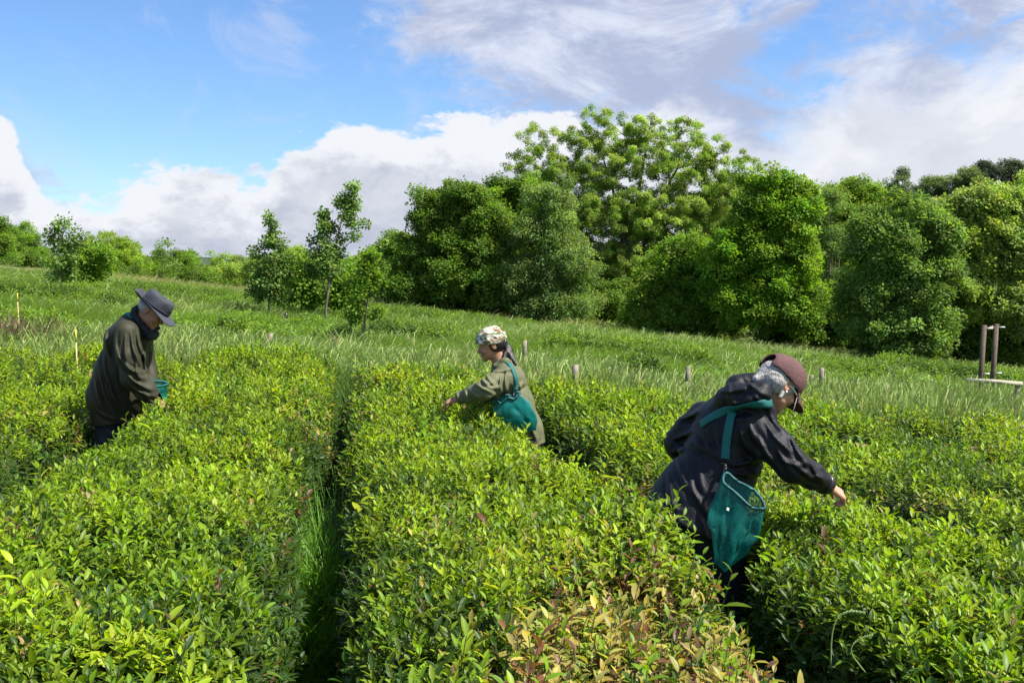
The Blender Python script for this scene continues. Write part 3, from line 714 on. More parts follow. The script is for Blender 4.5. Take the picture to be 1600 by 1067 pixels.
        for q in order[nlimb:nlimb + (170 if openness > .2 else 14)]:
            e_ = lobes[q][0]; dd = [np.linalg.norm(e_ - l_[0]) + (3 if l_[0][2] > e_[2] else 0) for l_ in limbs]; s_, rr_ = limbs[int(np.argmin(dd))]
            mdp = (s_ + e_) / 2 + r.normal(0, .08, 3) * np.linalg.norm(e_ - s_) + np.array((0, 0, .08 * np.linalg.norm(e_ - s_)))
            parts.append(tube([s_, mdp, e_], [rr_, rr_ * .6, .012], 4))
            if openness > .2: limbs.append((mdp, rr_ * .55))
        v, f = merge(parts); mesh_obj('trunk', v, f, M['bark'], root, origin=org)
    return root
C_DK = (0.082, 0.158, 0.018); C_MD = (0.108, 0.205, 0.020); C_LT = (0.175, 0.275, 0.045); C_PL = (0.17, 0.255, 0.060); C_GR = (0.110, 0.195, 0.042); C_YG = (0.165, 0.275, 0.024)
# left skyline
tree('sycamore_tree', 'dark green broadleaf tree cut off by the left edge of the picture', 'tree', 60, 5, 428, [(8, 385, 42, 40), (-25, 375, 40, 35)], C_DK, .8, .9, seed=1, col2=C_MD)
tree('birch_tree', 'soft pale green tree just right of the leftmost dark tree', 'tree', 66, 52, 430, [(45, 392, 34, 32), (30, 375, 18, 18), (72, 410, 26, 24)], C_MD, .7, .8, seed=2)
tree('young_poplar', 'young poplar with three ragged upright tips standing left of the man', 'tree', 34, 100, 446, [(104, 352, 10, 20), (85, 372, 9, 20), (122, 374, 10, 18), (98, 400, 28, 26), (95, 430, 26, 16)], C_GR, .22, 1.2, 'small', seed=3, fill=.1, cscale=1.3, vol=22)
tree('hedge_shrub', 'rounded shrub at the right foot of the young poplar', 'shrub', 36, 148, 446, [(150, 415, 32, 28), (128, 425, 25, 20)], C_MD, .45, .9, seed=4)
tree('field_maple', 'rounded bright green tree rising behind the shrub beside the young poplar', 'tree', 75, 175, 440, [(172, 402, 42, 30), (195, 412, 28, 28)], C_YG, .8, .9, seed=5)
tree('field_maple', 'round topped tree in the far hedge, above the grey hat', 'tree', 80, 240, 445, [(238, 415, 28, 24), (222, 425, 25, 24)], C_MD, .8, .9, seed=6)
tree('birch_tree', 'thin pointed tree tip above the far hedge', 'tree', 70, 258, 445, [(258, 395, 5, 14), (258, 425, 12, 18)], C_GR, .6, .7, 'small', seed=7, cscale=1.8)
tree('hawthorn_tree', 'medium green tree in the far hedge right of the pointed tip', 'tree', 76, 290, 450, [(288, 424, 30, 28), (268, 432, 24, 22)], C_MD, .8, .9, seed=8)
tree('willow_tree', 'pale hazy green willow in the far hedge left of the young alder', 'tree', 78, 345, 455, [(345, 432, 36, 30), (368, 442, 26, 24)], C_LT, .8, .8, 'broad', seed=9)
tree('hedge_shrub', 'low bushes in the far hedge behind the grey hat', 'shrub', 58, 225, 455, [(215, 440, 36, 20), (262, 448, 34, 18)], C_DK, .7, .8, seed=10)
tree('hedge_shrub', 'low dark bushes in the far hedge left of the young alder', 'shrub', 56, 330, 462, [(318, 450, 40, 20), (375, 455, 32, 22)], C_DK, .6, .8, seed=11)
tree('hedge_shrub', 'low bushes at the foot of the leftmost dark tree', 'shrub', 58, 40, 432, [(30, 418, 38, 16), (165, 430, 30, 14), (75, 420, 30, 18)], C_DK, .6, .8, seed=12)
# young trees
tree('young_alder', 'young alder with a ragged pointed top, left of the leaning poplar', 'tree', 27, 420, 472, [(422, 345, 5, 10), (424, 362, 9, 10), (412, 380, 15, 9), (434, 384, 11, 7), (402, 398, 14, 8), (425, 408, 30, 9), (445, 404, 12, 5), (418, 432, 34, 18), (415, 455, 32, 20)], C_GR, .13, 1.6, 'small', seed=13, fill=0, cscale=1.0, vol=85)
tree('leaning_poplar', 'slender poplar bent to the right by the wind', 'tree', 27, 506, 486, [(550, 296, 6, 9), (543, 308, 12, 7), (534, 320, 14, 9), (550, 326, 12, 6), (504, 338, 7, 10), (530, 338, 22, 8), (548, 350, 22, 6), (520, 356, 24, 9), (508, 376, 22, 10), (545, 372, 16, 6), (512, 396, 28, 12), (506, 420, 30, 16)], C_GR, .13, 1.6, 'small', seed=14, lean=.03, fill=0, cscale=1.0, vol=85)
tree('hedge_shrub', 'bushy growth around the foot of the leaning poplar', 'shrub', 30, 490, 484, [(480, 432, 34, 40), (530, 440, 40, 42), (452, 448, 24, 30), (500, 455, 40, 32)], C_MD, .30, .8, 'small', seed=15, cscale=1.3)
tree('sapling', 'thin sapling with a bare dark stem rising from the long grass', 'sapling', 18.5, 567, 545, [(580, 402, 7, 8), (568, 420, 13, 10), (585, 430, 10, 8), (558, 442, 18, 10), (575, 458, 22, 9), (556, 474, 22, 10), (578, 486, 20, 9), (560, 498, 18, 6)], C_MD, .09, 1.3, 'small', seed=16, fill=0, cscale=.85, vol=130)
tree('hawthorn_tree', 'medium green tree between the leaning poplar and the large dark rounded trees', 'tree', 48, 605, 492, [(612, 392, 26, 22), (585, 425, 32, 36), (635, 420, 36, 48), (600, 455, 44, 34)], C_MD, .55, .9, seed=17, col2=C_LT)
tree('willow_shrub', 'pale feathery tree low behind the leaning poplar', 'tree', 50, 455, 480, [(460, 418, 30, 24), (420, 430, 28, 26), (392, 438, 28, 24), (480, 445, 30, 30)], C_LT, .5, .8, seed=18)
# wood edge
tree('oak_tree', 'large dark rounded tree at the left end of the wood', 'tree', 41, 690, 505, [(722, 322, 40, 34), (690, 345, 42, 40), (660, 385, 32, 42), (740, 370, 55, 60), (690, 420, 62, 62), (640, 450, 40, 48), (760, 440, 60, 62)], C_DK, .52, 1.0, seed=19, col2=(0.10, 0.18, 0.022))
tree('oak_tree', 'dark rounded tree second from the left end of the wood, left of the ash', 'tree', 44, 800, 512, [(762, 312, 36, 26), (812, 312, 40, 34), (785, 350, 55, 50), (830, 370, 50, 70), (775, 420, 60, 80), (830, 450, 60, 60)], C_DK, .50, 1.0, seed=20, col2=C_MD)
tree('willow_tree', 'feathery grey green willow in front of the left half of the ash', 'tree', 40, 850, 520, [(858, 330, 34, 60), (850, 385, 50, 60), (885, 430, 52, 66), (835, 450, 50, 56), (870, 478, 62, 40)], C_GR, .42, .95, 'droop', seed=21, col2=(0.14, 0.22, 0.055))
tree('ash_tree', 'tallest tree of all, an open ash whose branches show against the sky', 'tree', 47, 975, 535,
     [(925, 185, 28, 22), (915, 215, 34, 26), (965, 215, 40, 34), (1015, 205, 40, 28), (1065, 218, 40, 32), (1110, 245, 40, 34), (1155, 262, 34, 28), (1010, 250, 60, 36), (1080, 280, 60, 44), (940, 262, 60, 40), (870, 235, 38, 32), (828, 222, 22, 36), (806, 255, 22, 30), (845, 270, 40, 26), (880, 280, 50, 36), (1140, 310, 50, 46), (960, 330, 90, 46), (1050, 345, 80, 50), (890, 350, 60, 50), (1010, 410, 90, 46), (930, 420, 60, 50)],
     (0.20, 0.30, 0.06), .20, 1.0, 'broad', openness=.50, seed=22, col2=(0.145, 0.25, 0.038), fill=0.0, depthf=.8, vol=7.5, cscale=.66)
tree('ash_tree', 'pale young ash between the open ash and the bright maple', 'tree', 50, 1120, 535, [(1140, 345, 60, 50), (1070, 440, 70, 60), (1130, 420, 60, 60)], C_LT, .42, .85, 'broad', seed=23)
tree('maple_tree', 'dense bright green maple right of the open ash', 'tree', 36, 1190, 560, [(1200, 300, 34, 28), (1235, 305, 30, 26), (1180, 335, 40, 36), (1225, 350, 46, 46), (1160, 385, 46, 46), (1215, 410, 58, 56), (1135, 430, 46, 46), (1180, 465, 66, 56), (1235, 480, 42, 56)], (0.090, 0.195, 0.014), .42, 1.0, seed=24, col2=(0.135, 0.250, 0.020))
tree('maple_tree', 'lower leafy maple at the left foot of the bright maple', 'tree', 38, 1070, 548, [(1072, 400, 36, 30), (1045, 440, 44, 44), (1095, 450, 46, 52), (1030, 490, 50, 42), (1085, 500, 60, 42)], C_MD, .42, 1.0, seed=25)
tree('ivy_tree', 'narrow tree with bare brown stems right of the bright maple', 'tree', 44, 1300, 560, [(1290, 318, 24, 24), (1305, 350, 34, 40), (1292, 400, 26, 50)], C_GR, .4, .5, 'droop', openness=.35, seed=26, fill=0)
tree('maple_tree', 'light green tree with a lumpy top, below the left end of the hilltop trees', 'tree', 46, 1335, 560, [(1330, 305, 28, 22), (1352, 315, 28, 26), (1318, 340, 36, 34), (1365, 350, 46, 44), (1325, 400, 60, 66), (1380, 380, 50, 60)], C_YG, .5, .9, seed=27, col2=C_MD)
tree('hazel_tree', 'medium green bushy tree left of the wide pale ash', 'tree', 33, 1400, 585, [(1400, 345, 46, 28), (1380, 385, 56, 46), (1440, 380, 50, 50), (1370, 450, 56, 56), (1430, 460, 66, 60), (1400, 520, 76, 50)], (0.11, 0.20, 0.034), .42, 1.0, seed=28, col2=(0.125, 0.22, 0.045))
tree('ash_tree', 'wide pale green ash at the right edge of the picture', 'tree', 34, 1540, 590, [(1485, 340, 40, 30), (1530, 325, 44, 28), (1580, 325, 46, 28), (1625, 335, 40, 30), (1480, 385, 50, 44), (1550, 385, 66, 54), (1615, 400, 60, 60), (1500, 450, 62, 56), (1570, 470, 70, 60), (1630, 480, 50, 60)], C_PL, .40, .95, 'broad', seed=29, col2=C_LT)
tree('hedge_shrub', 'dark leafy undergrowth below the wide pale ash', 'shrub', 35, 1540, 600, [(1480, 545, 60, 44), (1560, 540, 70, 48), (1625, 545, 50, 50)], C_DK, .45, 1.0, seed=30)  # dark undergrowth colour puts in the shade at the foot of the wood
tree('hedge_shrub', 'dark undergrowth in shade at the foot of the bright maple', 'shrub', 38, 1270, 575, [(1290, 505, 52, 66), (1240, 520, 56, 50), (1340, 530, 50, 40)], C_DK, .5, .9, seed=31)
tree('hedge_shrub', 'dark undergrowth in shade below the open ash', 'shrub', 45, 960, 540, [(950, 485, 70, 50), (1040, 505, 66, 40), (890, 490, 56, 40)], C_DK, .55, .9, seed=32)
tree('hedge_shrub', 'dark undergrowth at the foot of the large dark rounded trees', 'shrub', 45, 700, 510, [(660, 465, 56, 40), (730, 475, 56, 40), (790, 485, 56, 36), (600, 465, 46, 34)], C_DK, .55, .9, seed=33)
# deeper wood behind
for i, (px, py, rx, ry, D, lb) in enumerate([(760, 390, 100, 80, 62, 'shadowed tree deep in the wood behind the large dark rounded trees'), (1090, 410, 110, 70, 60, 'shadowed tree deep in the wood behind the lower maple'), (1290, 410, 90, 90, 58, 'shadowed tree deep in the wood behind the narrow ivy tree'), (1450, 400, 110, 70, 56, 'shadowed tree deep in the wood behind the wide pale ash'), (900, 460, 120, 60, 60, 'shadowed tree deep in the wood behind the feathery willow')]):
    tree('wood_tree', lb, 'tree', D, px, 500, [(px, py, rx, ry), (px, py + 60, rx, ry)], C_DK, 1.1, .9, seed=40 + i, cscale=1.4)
# hilltop trees, leaf colours raised to put distance haze into them
hl = [('beech_tree', 'leftmost broad tree on the hilltop', 1405, 300, 24, 30, (0.085, 0.14, 0.05)), ('beech_tree', 'rounded tree on the hilltop, second from the left', 1450, 302, 24, 20, (0.10, 0.16, 0.05)),
      ('beech_tree', 'light rounded tree on the hilltop next to the pines', 1478, 298, 20, 22, (0.12, 0.18, 0.06)), ('pine_tree', 'small dark hilltop pine behind the two rounded trees', 1430, 306, 16, 16, (0.045, 0.065, 0.04)),
      ('beech_tree', 'tallest light green tree on the hilltop', 1505, 280, 16, 20, (0.12, 0.18, 0.06)), ('pine_tree', 'flat topped dark pine on the hilltop, left of the last two', 1540, 282, 20, 16, (0.045, 0.07, 0.04)),
      ('pine_tree', 'broad dark pine near the right end of the hilltop', 1572, 278, 26, 18, (0.05, 0.075, 0.04)), ('pine_tree', 'dark pine at the right edge of the hilltop', 1608, 285, 26, 20, (0.05, 0.075, 0.042)),
      ('beech_tree', 'low dark tree on the hilltop below the tallest one', 1520, 310, 34, 20, (0.07, 0.12, 0.045))]
for i, (nm, lb, px, py, rx, ry, cc) in enumerate(hl):
    tree(nm, lb, 'tree', 150, px, 335, [(px, py, rx, ry)] + ([(px - 4, py + 18, rx * .8, ry * .7)] if nm == 'beech_tree' else []), cc, 1.5, .8, seed=60 + i, group='trees on the hilltop', cscale=2.0, fill=.2)
def sheet_wood(name, label, D0, px0, px1, top, bot, n, col, seed, sc):
    r = np.random.default_rng(seed); px = r.uniform(px0, px1, n); D = D0 * (1 + .12 * r.random(n)); m = D / FPX
    tp = top(px) + 14 * n2d(px, px * 0, .06, seed, 3); py = tp + (bot(px) - tp) * r.random(n) ** 1.1
    x = (px - 800) * m; z = EYE - (py - 420) * m; y = D + (r.random(n)) * D * .06
    od = np.stack([r.normal(0, .5, n), r.normal(-.6, .5, n), np.ones(n)], -1)
    cc = np.array(col)[None] * (1 + .5 * n2d(x, z * 2, 3.0 / D * 8, seed)[:, None]) * (1 + r.normal(0, .12, (n, 1)))
    tag(scatter(name, CLUMP, np.stack([x, y, z], -1), rot_to(od, r.uniform(0, 6.28, n)), r.uniform(.8, 1.3, n) * sc, r.integers(0, 6, n), np.clip(cc, .004, 1)), label, 'woodland', kind='stuff')
sheet_wood('woodland', 'dark continuous woodland filling the valley behind the single trees', 105, -60, 700, lambda p: 424 + 0 * p, lambda p: 470 + 0 * p, 9000, (0.05, 0.09, 0.02), 3, 2.2)
sheet_wood('woodland', 'wooded hillside below the hilltop trees', 140, 1180, 1700, lambda p: 318 - .03 * (p - 1400), lambda p: 430 + 0 * p, 9000, (0.04, 0.07, 0.02), 4, 2.6)

# ------------------------------------------------------------------ people: signed distance fields -> surface nets
CAMP = np.array((0, 0, EYE))
class SDF:
    def __init__(s, lo, hi, h):
        s.h = h; s.lo = np.asarray(lo, float); s.n = np.ceil((np.asarray(hi) - s.lo) / h).astype(int) + 1
        s.f = np.full(s.n, 0.25, np.float32)
        s.ax = [s.lo[i] + np.arange(s.n[i]) * h for i in range(3)]
    def box(s, lo, hi):
        a = np.clip(np.floor((np.asarray(lo) - s.lo) / s.h).astype(int), 0, s.n); b = np.clip(np.ceil((np.asarray(hi) - s.lo) / s.h).astype(int) + 1, 0, s.n)
        return tuple(slice(a[i], b[i]) for i in range(3))
    def grid(s, sl): return np.stack(np.meshgrid(*[s.ax[i][sl[i]] for i in range(3)], indexing='ij'), -1).astype(np.float32)
    def put(s, sl, d, k, mode='add'):
        o = s.f[sl]
        if mode == 'add':
            if k > 0:
                h_ = np.clip(.5 + .5 * (o - d) / k, 0, 1); s.f[sl] = o * (1 - h_) + d * h_ - k * h_ * (1 - h_)
            else: s.f[sl] = np.minimum(o, d)
        else:
            if k > 0:
                h_ = np.clip(.5 - .5 * (o + d) / k, 0, 1); s.f[sl] = o * (1 - h_) + (-d) * h_ + k * h_ * (1 - h_)
            else: s.f[sl] = np.maximum(o, -d)
    def cone(s, a, b, ra, rb, k=.02, n=None, e=1.0, mode='add'):
        a, b = np.asarray(a, float), np.asarray(b, float); m = max(ra, rb) * max(1, e) + .04 + k
        sl = s.box(np.minimum(a, b) - m, np.maximum(a, b) + m)
        if 0 in [q.stop - q.start for q in sl]: return
        p = s.grid(sl)
        if n is not None:
            n = np.asarray(n, float) / np.linalg.norm(n)
            def w_(q): return q + n * ((q - a) @ n)[..., None] * (1 / e - 1)
            p = w_(p); b2 = w_(b[None])[0]
        else: b2 = b
        ba = b2 - a; pa = p - a; L2 = max(ba @ ba, 1e-9); t = np.clip((pa @ ba) / L2, 0, 1)
        d = np.linalg.norm(pa - t[..., None] * ba, axis=-1) - (ra + (rb - ra) * t)
        s.put(sl, d.astype(np.float32), k, mode)
    def chain(s, pts_, k=.02, n=None, e=1.0):
        for (a, ra), (b, rb) in zip(pts_[:-1], pts_[1:]): s.cone(a, b, ra, rb, k, n, e)
    def ell(s, c, ax, rad, k=.01, mode='add'):
        c = np.asarray(c, float); m = max(rad) + .03 + k; sl = s.box(c - m, c + m)
        if 0 in [q.stop - q.start for q in sl]: return
        p = s.grid(sl) - c
        q = np.stack([(p @ np.asarray(ax[i], float)) / rad[i] for i in range(3)], -1); l = np.linalg.norm(q, axis=-1)
        q2 = np.stack([q[..., i] / rad[i] for i in range(3)], -1); l2 = np.linalg.norm(q2, axis=-1) + 1e-6
        d = l * (l - 1) / l2
        s.put(sl, d.astype(np.float32), k, mode)
    def cut(s, pt, nrm):
        nrm = np.asarray(nrm, float) / np.linalg.norm(nrm); sl = tuple(slice(0, q) for q in s.n)
        s.f = np.maximum(s.f, ((s.grid(sl) - np.asarray(pt)) @ nrm).astype(np.float32))
    def displace(s, fn, band=.05):
        m = np.abs(s.f) < band; ix = np.argwhere(m); p = s.lo + ix * s.h
        s.f[m] += fn(p).astype(np.float32)
    def mesh(s):
        f = s.f; ins = f < 0; nx, ny, nz = f.shape
        cnt = np.zeros((nx - 1, ny - 1, nz - 1), np.int16); acc = {}
        anyin = np.zeros((nx - 1, ny - 1, nz - 1), bool); allin = np.ones_like(anyin)
        for dx in (0, 1):
            for dy in (0, 1):
                for dz in (0, 1):
                    q = ins[dx:nx - 1 + dx, dy:ny - 1 + dy, dz:nz - 1 + dz]; anyin |= q; allin &= q
        act = anyin & ~allin; c = np.argwhere(act); idm = np.full(act.shape, -1, np.int64); idm[act] = np.arange(len(c))
        sp_ = np.zeros((len(c), 3)); cn = np.zeros(len(c))
        corners = [(0, 0, 0), (1, 0, 0), (0, 1, 0), (1, 1, 0), (0, 0, 1), (1, 0, 1), (0, 1, 1), (1, 1, 1)]
        fv = [f[c[:, 0] + q[0], c[:, 1] + q[1], c[:, 2] + q[2]].astype(float) for q in corners]
        for i in range(8):
            for j in range(i + 1, 8):
                if sum(abs(corners[i][t] - corners[j][t]) for t in range(3)) != 1: continue
                m = (fv[i] < 0) != (fv[j] < 0); t = fv[i][m] / (fv[i][m] - fv[j][m])
                sp_[m] += np.array(corners[i]) + t[:, None] * (np.array(corners[j]) - np.array(corners[i])); cn[m] += 1
        V = s.lo + (c + sp_ / cn[:, None]) * s.h; F = []
        for a in range(3):
            b_, c_ = (a + 1) % 3, (a + 2) % 3
            s0 = [slice(None)] * 3; s1 = [slice(None)] * 3; s0[a] = slice(0, -1); s1[a] = slice(1, None)
            A, B = ins[tuple(s0)], ins[tuple(s1)]; ch = np.argwhere(A != B)
            ok = (ch[:, b_] > 0) & (ch[:, c_] > 0) & (ch[:, b_] < f.shape[b_] - 1) & (ch[:, c_] < f.shape[c_] - 1); ch = ch[ok]
            def cell(db, dc):
                q = ch.copy(); q[:, b_] += db; q[:, c_] += dc; return idm[q[:, 0], q[:, 1], q[:, 2]]
            Q = np.stack([cell(-1, -1), cell(0, -1), cell(0, 0), cell(-1, 0)], -1)
            fl = ~A[ch[:, 0], ch[:, 1], ch[:, 2]]; Q[fl] = Q[fl][:, ::-1]; F.append(Q)
        return V, np.concatenate(F)
def fast_mesh(name, V, F, m, parent, org):
    V = V - np.asarray(org); me = bpy.data.meshes.new(name); me.vertices.add(len(V)); me.vertices.foreach_set('co', V.astype(np.float32).ravel())
    me.loops.add(F.size); me.loops.foreach_set('vertex_index', F.astype(np.int32).ravel())
    me.polygons.add(len(F)); me.polygons.foreach_set('loop_start', np.arange(0, F.size, 4, dtype=np.int32)); me.polygons.foreach_set('loop_total', np.full(len(F), 4, np.int32))
    me.polygons.foreach_set('use_smooth', np.ones(len(F), bool)); me.materials.append(m); me.update(calc_edges=True); me.validate()
    o = bpy.data.objects.new(name, me); COL.objects.link(o); o.parent = parent; return o
def ridge(p):
    v_ = 1 - np.abs(2 * vnoise(p) - 1); return 1.5 * v_ ** 2 - .7
def to_px(p):
    q = np.asarray(p, float) - CAMP; cp, sp = math.cos(PITCH), math.sin(PITCH); dpt = q[:, 1] * cp - q[:, 2] * sp; upc = q[:, 1] * sp + q[:, 2] * cp
    return np.stack([800 + q[:, 0] / dpt * FPX, 533.5 - upc / dpt * FPX], -1)
def folds(p, segs, mpp, amp=.010, wid=.011):
    """cloth creases along traced lines: a ridge with a valley at its side, metres"""
    u_ = to_px(p); out_ = np.zeros(len(p))
    for sg in segs:
        a, b = np.array(sg[:2], float), np.array(sg[2:4], float); k_ = sg[4] if len(sg) > 4 else 1.0; ba = b - a; L = np.linalg.norm(ba); t = (u_ - a) @ ba / L ** 2
        nn = np.array((-ba[1], ba[0])) / L; bend = .07 * L * np.sin(np.clip(t, 0, 1) * math.pi); d = ((u_ - a) @ nn - bend) * mpp; w_ = wid * (.7 + .6 * np.clip(t, 0, 1))
        tp = np.where((t > -.1) & (t < 1.1), np.clip(np.sin(np.clip((t + .1) / 1.2, 0, 1) * math.pi), 0, 1) ** .7, 0)
        out_ += k_ * amp * tp * (np.exp(-(d / w_) ** 2) - .75 * np.exp(-((d - 1.7 * w_) / w_) ** 2) - .35 * np.exp(-((d + 1.9 * w_) / (1.3 * w_)) ** 2))
    return out_
def head(S, c, f, u, sc=1.0, neck=None):
    f = np.asarray(f, float); f /= np.linalg.norm(f); u = np.asarray(u, float); u = u - f * (u @ f); u /= np.linalg.norm(u); s = np.cross(f, u); ax = (f, s, u); c = np.asarray(c, float)
    def P(a, b, d): return c + (f * a + s * b + u * d) * sc
    S.ell(P(-.012, 0, .028), ax, (.094 * sc, .074 * sc, .088 * sc), .01)
    S.ell(P(.035, 0, -.02), ax, (.055 * sc, .058 * sc, .075 * sc), .02)
    S.cone(P(.03, .03, -.06), P(.072, .008, -.088), .028 * sc, .018 * sc, .02); S.cone(P(.03, -.03, -.06), P(.072, -.008, -.088), .028 * sc, .018 * sc, .02)
    for q in (-1, 1):
        S.ell(P(.088, q * .031, .003), ax, (.016 * sc, .017 * sc, .012 * sc), .008, 'sub')
        S.ell(P(.074, q * .031, .001), ax, (.013 * sc, .014 * sc, .010 * sc), .003)
        S.ell(P(.070, q * .038, -.026), ax, (.022 * sc, .022 * sc, .020 * sc), .015)
        S.cone(P(.083, q * .012, .020), P(.074, q * .048, .017), .008 * sc, .007 * sc, .008)
        S.ell(P(-.008, q * .076, -.005), ax, (.019 * sc, .009 * sc, .032 * sc), .004)
        S.ell(P(-.006, q * .085, -.003), ax, (.010 * sc, .006 * sc, .018 * sc), .003, 'sub')
    S.cone(P(.086, 0, .010), P(.106, 0, -.026), .008 * sc, .011 * sc, .008)
    for q in (-1, 1): S.ell(P(.100, q * .012, -.030), ax, (.010 * sc, .008 * sc, .007 * sc), .005)
    S.cone(P(.092, .017, -.052), P(.092, -.017, -.052), .0065 * sc, .0065 * sc, .004); S.cone(P(.090, .015, -.062), P(.090, -.015, -.062), .0075 * sc, .0075 * sc, .004)
    S.cone(P(.1, .02, -.0568), P(.1, -.02, -.0568), .0028 * sc, .0028 * sc, .002, mode='sub')
    if neck is not None: S.cone(P(-.02, 0, -.04), neck, .052 * sc, .062, .03)
    return ax, P
def hand(S, w_, d, pn, th, curl=.8, sc=1.0, pinch=0.0):
    """w_ wrist, d pointing direction, pn palm normal (palm faces), th thumb side"""
    d = np.asarray(d, float); d /= np.linalg.norm(d); pn = np.asarray(pn, float); pn -= d * (pn @ d); pn /= np.linalg.norm(pn); t = np.cross(d, pn)
    if t @ np.asarray(th) < 0: t = -t
    w_ = np.asarray(w_, float); 
    for q in (-.028, -.010, .010, .028): S.cone(w_ + d * .015 * sc + t * q * .6 * sc, w_ + (d * .085 + t * q) * sc, .015 * sc, .0125 * sc, .012)
    for q, l, ex in ((.030, .92, -.15), (.010, 1.0, 0), (-.010, .95, .08), (-.029, .76, .15)):
        a = curl + ex * curl; p = w_ + (d * .09 + t * q) * sc; ang = a * .5; 
        for sl_, r0, r1 in ((.040, .0095, .0088), (.026, .0088, .0080), (.021, .0080, .0068)):
            dd = d * math.cos(ang) + pn * math.sin(ang) + t * (-q * 2.2 * pinch); e_ = p + dd * sl_ * l * sc; S.cone(p, e_, r0 * sc, r1 * sc, .003); p = e_; ang += a * .75
    p = w_ + (d * .025 + t * .026 + pn * .008) * sc
    for dd, l, r0, r1 in ((d * .75 + t * .55 + pn * .35, .042, .0155, .0125), (d * .85 + t * .15 + pn * .55, .032, .0115, .0098), (d * .8 - t * .15 + pn * .6, .025, .0098, .0078)):
        e_ = p + dd / np.linalg.norm(dd) * l * sc; S.cone(p, e_, r0 * sc, r1 * sc, .008); p = e_
def person_root(x, y, label):
    r_ = empty('person', (x, y, float(g(x, y)))); return tag(r_, label, 'person'), np.array(r_.location)
def bvh_of(o):
    me = o.data; off = np.array(o.parent.location)
    return BVHTree.FromPolygons([tuple(np.array(v_.co) + off) for v_ in me.vertices], [tuple(p.vertices) for p in me.polygons])
def hit(bvh, px, py, off=.006):
    d = Vector(at(px, py, 1.0) - CAMP).normalized(); r_ = bvh.ray_cast(Vector(CAMP), d)
    if r_[0] is None: return None
    n = np.array(r_[1]); n = -n if n @ np.array(d) > 0 else n
    return np.array(r_[0]) + n * off, n
def ribbon(name, pts_, width, m, parent, org, bvh=None, off=.006, thick=.003):
    """strap laid on a surface: world points with normals"""
    P = []; Nn = []
    for (p, n) in pts_: P.append(np.asarray(p, float)); Nn.append(np.asarray(n, float))
    P = np.array(P); Nn = np.array(Nn)
    for _ in range(2):
        P[1:-1] = P[1:-1] * .5 + (P[:-2] + P[2:]) * .25; Nn[1:-1] = Nn[1:-1] * .5 + (Nn[:-2] + Nn[2:]) * .25
    V = []; F = []
    for i in range(len(P)):
        t = P[min(i + 1, len(P) - 1)] - P[max(i - 1, 0)]; t /= np.linalg.norm(t); n = Nn[i] / np.linalg.norm(Nn[i]); s_ = np.cross(t, n); s_ /= np.linalg.norm(s_); n = np.cross(s_, t)
        for sd_, nn in ((-1, 0), (-.4, .002), (.4, .002), (1, 0), (1, -thick), (-1, -thick)): V.append(P[i] + s_ * width / 2 * sd_ + n * nn)
    for i in range(len(P) - 1):
        for k_ in range(6): F.append((i * 6 + k_, i * 6 + (k_ + 1) % 6, i * 6 + 6 + (k_ + 1) % 6, i * 6 + 6 + k_))
    return mesh_obj(name, V, F, m, parent, origin=org)
def strap_px(bvh, poly, n=26):
    out_ = []; poly = np.array(poly, float); seg = np.sqrt(((poly[1:] - poly[:-1]) ** 2).sum(1)); cum = np.concatenate([[0], np.cumsum(seg)])
    for t in np.linspace(0, cum[-1], n):
        x_ = np.interp(t, cum, poly[:, 0]); y_ = np.interp(t, cum, poly[:, 1]); h_ = hit(bvh, x_, y_)
        if h_ is not None: out_.append(h_)
    return out_
def bag_mesh(name, rim, bottom, m, parent, org, folds=7, amp=.012, n=48, rows=22, bulge=.12, seed=0, gather=0.0):
    """net hanging from a rim loop to a narrow bottom edge. rim: n points, bottom: (a, b) end points"""
    rim = np.asarray(rim); n = len(rim); a_, b_ = np.asarray(bottom[0], float), np.asarray(bottom[1], float); c0 = rim.mean(0)
    e1 = rim[0] - c0; t_r = ((rim - c0) @ (e1 / np.linalg.norm(e1))) / np.linalg.norm(e1)
    bot = (a_ + b_) / 2 + (a_ - b_) / 2 * t_r[:, None]; V = []; F = []
    e2 = np.cross(e1, b_ - c0); e2 /= np.linalg.norm(e2); side = np.sign((rim - c0) @ e2); bot = bot + e2 * .012 * side[:, None]
    for j in range(rows):
        t = j / (rows - 1); ring = rim * (1 - t) + bot * t; cc_ = ring.mean(0); out_ = ring - cc_; l = np.linalg.norm(out_, axis=1, keepdims=True) + 1e-6; th = np.arange(n) / n * 2 * math.pi
        f_ = amp * math.sin(math.pi * min(1, t * 1.1)) ** .7 * (np.sin(th * folds + seed + 2.2 * t) * .6 + np.sin(th * (folds * 2 + 1) + 3 * t + seed * 2) * .4)
        q = ring + out_ / l * (f_[:, None] + bulge * math.sin(math.pi * t) * np.clip(l, 0, .06)) 
        q += .014 * math.sin(math.pi * t) * (np.stack([vnoise(ring * 22 + 3 * i_ + seed) for i_ in range(3)], -1) - .5) * 2
        V += [tuple(x) for x in q]
    for j in range(rows - 1):
        for i in range(n): F.append((j * n + i, j * n + (i + 1) % n, (j + 1) * n + (i + 1) % n, (j + 1) * n + i))
    return mesh_obj(name, V, F, m, parent, origin=org)
def ring_pts(c, a, b, n=48):
    th = np.arange(n) / n * 2 * math.pi; return np.asarray(c)[None] + np.cos(th)[:, None] * np.asarray(a)[None] + np.sin(th)[:, None] * np.asarray(b)[None]
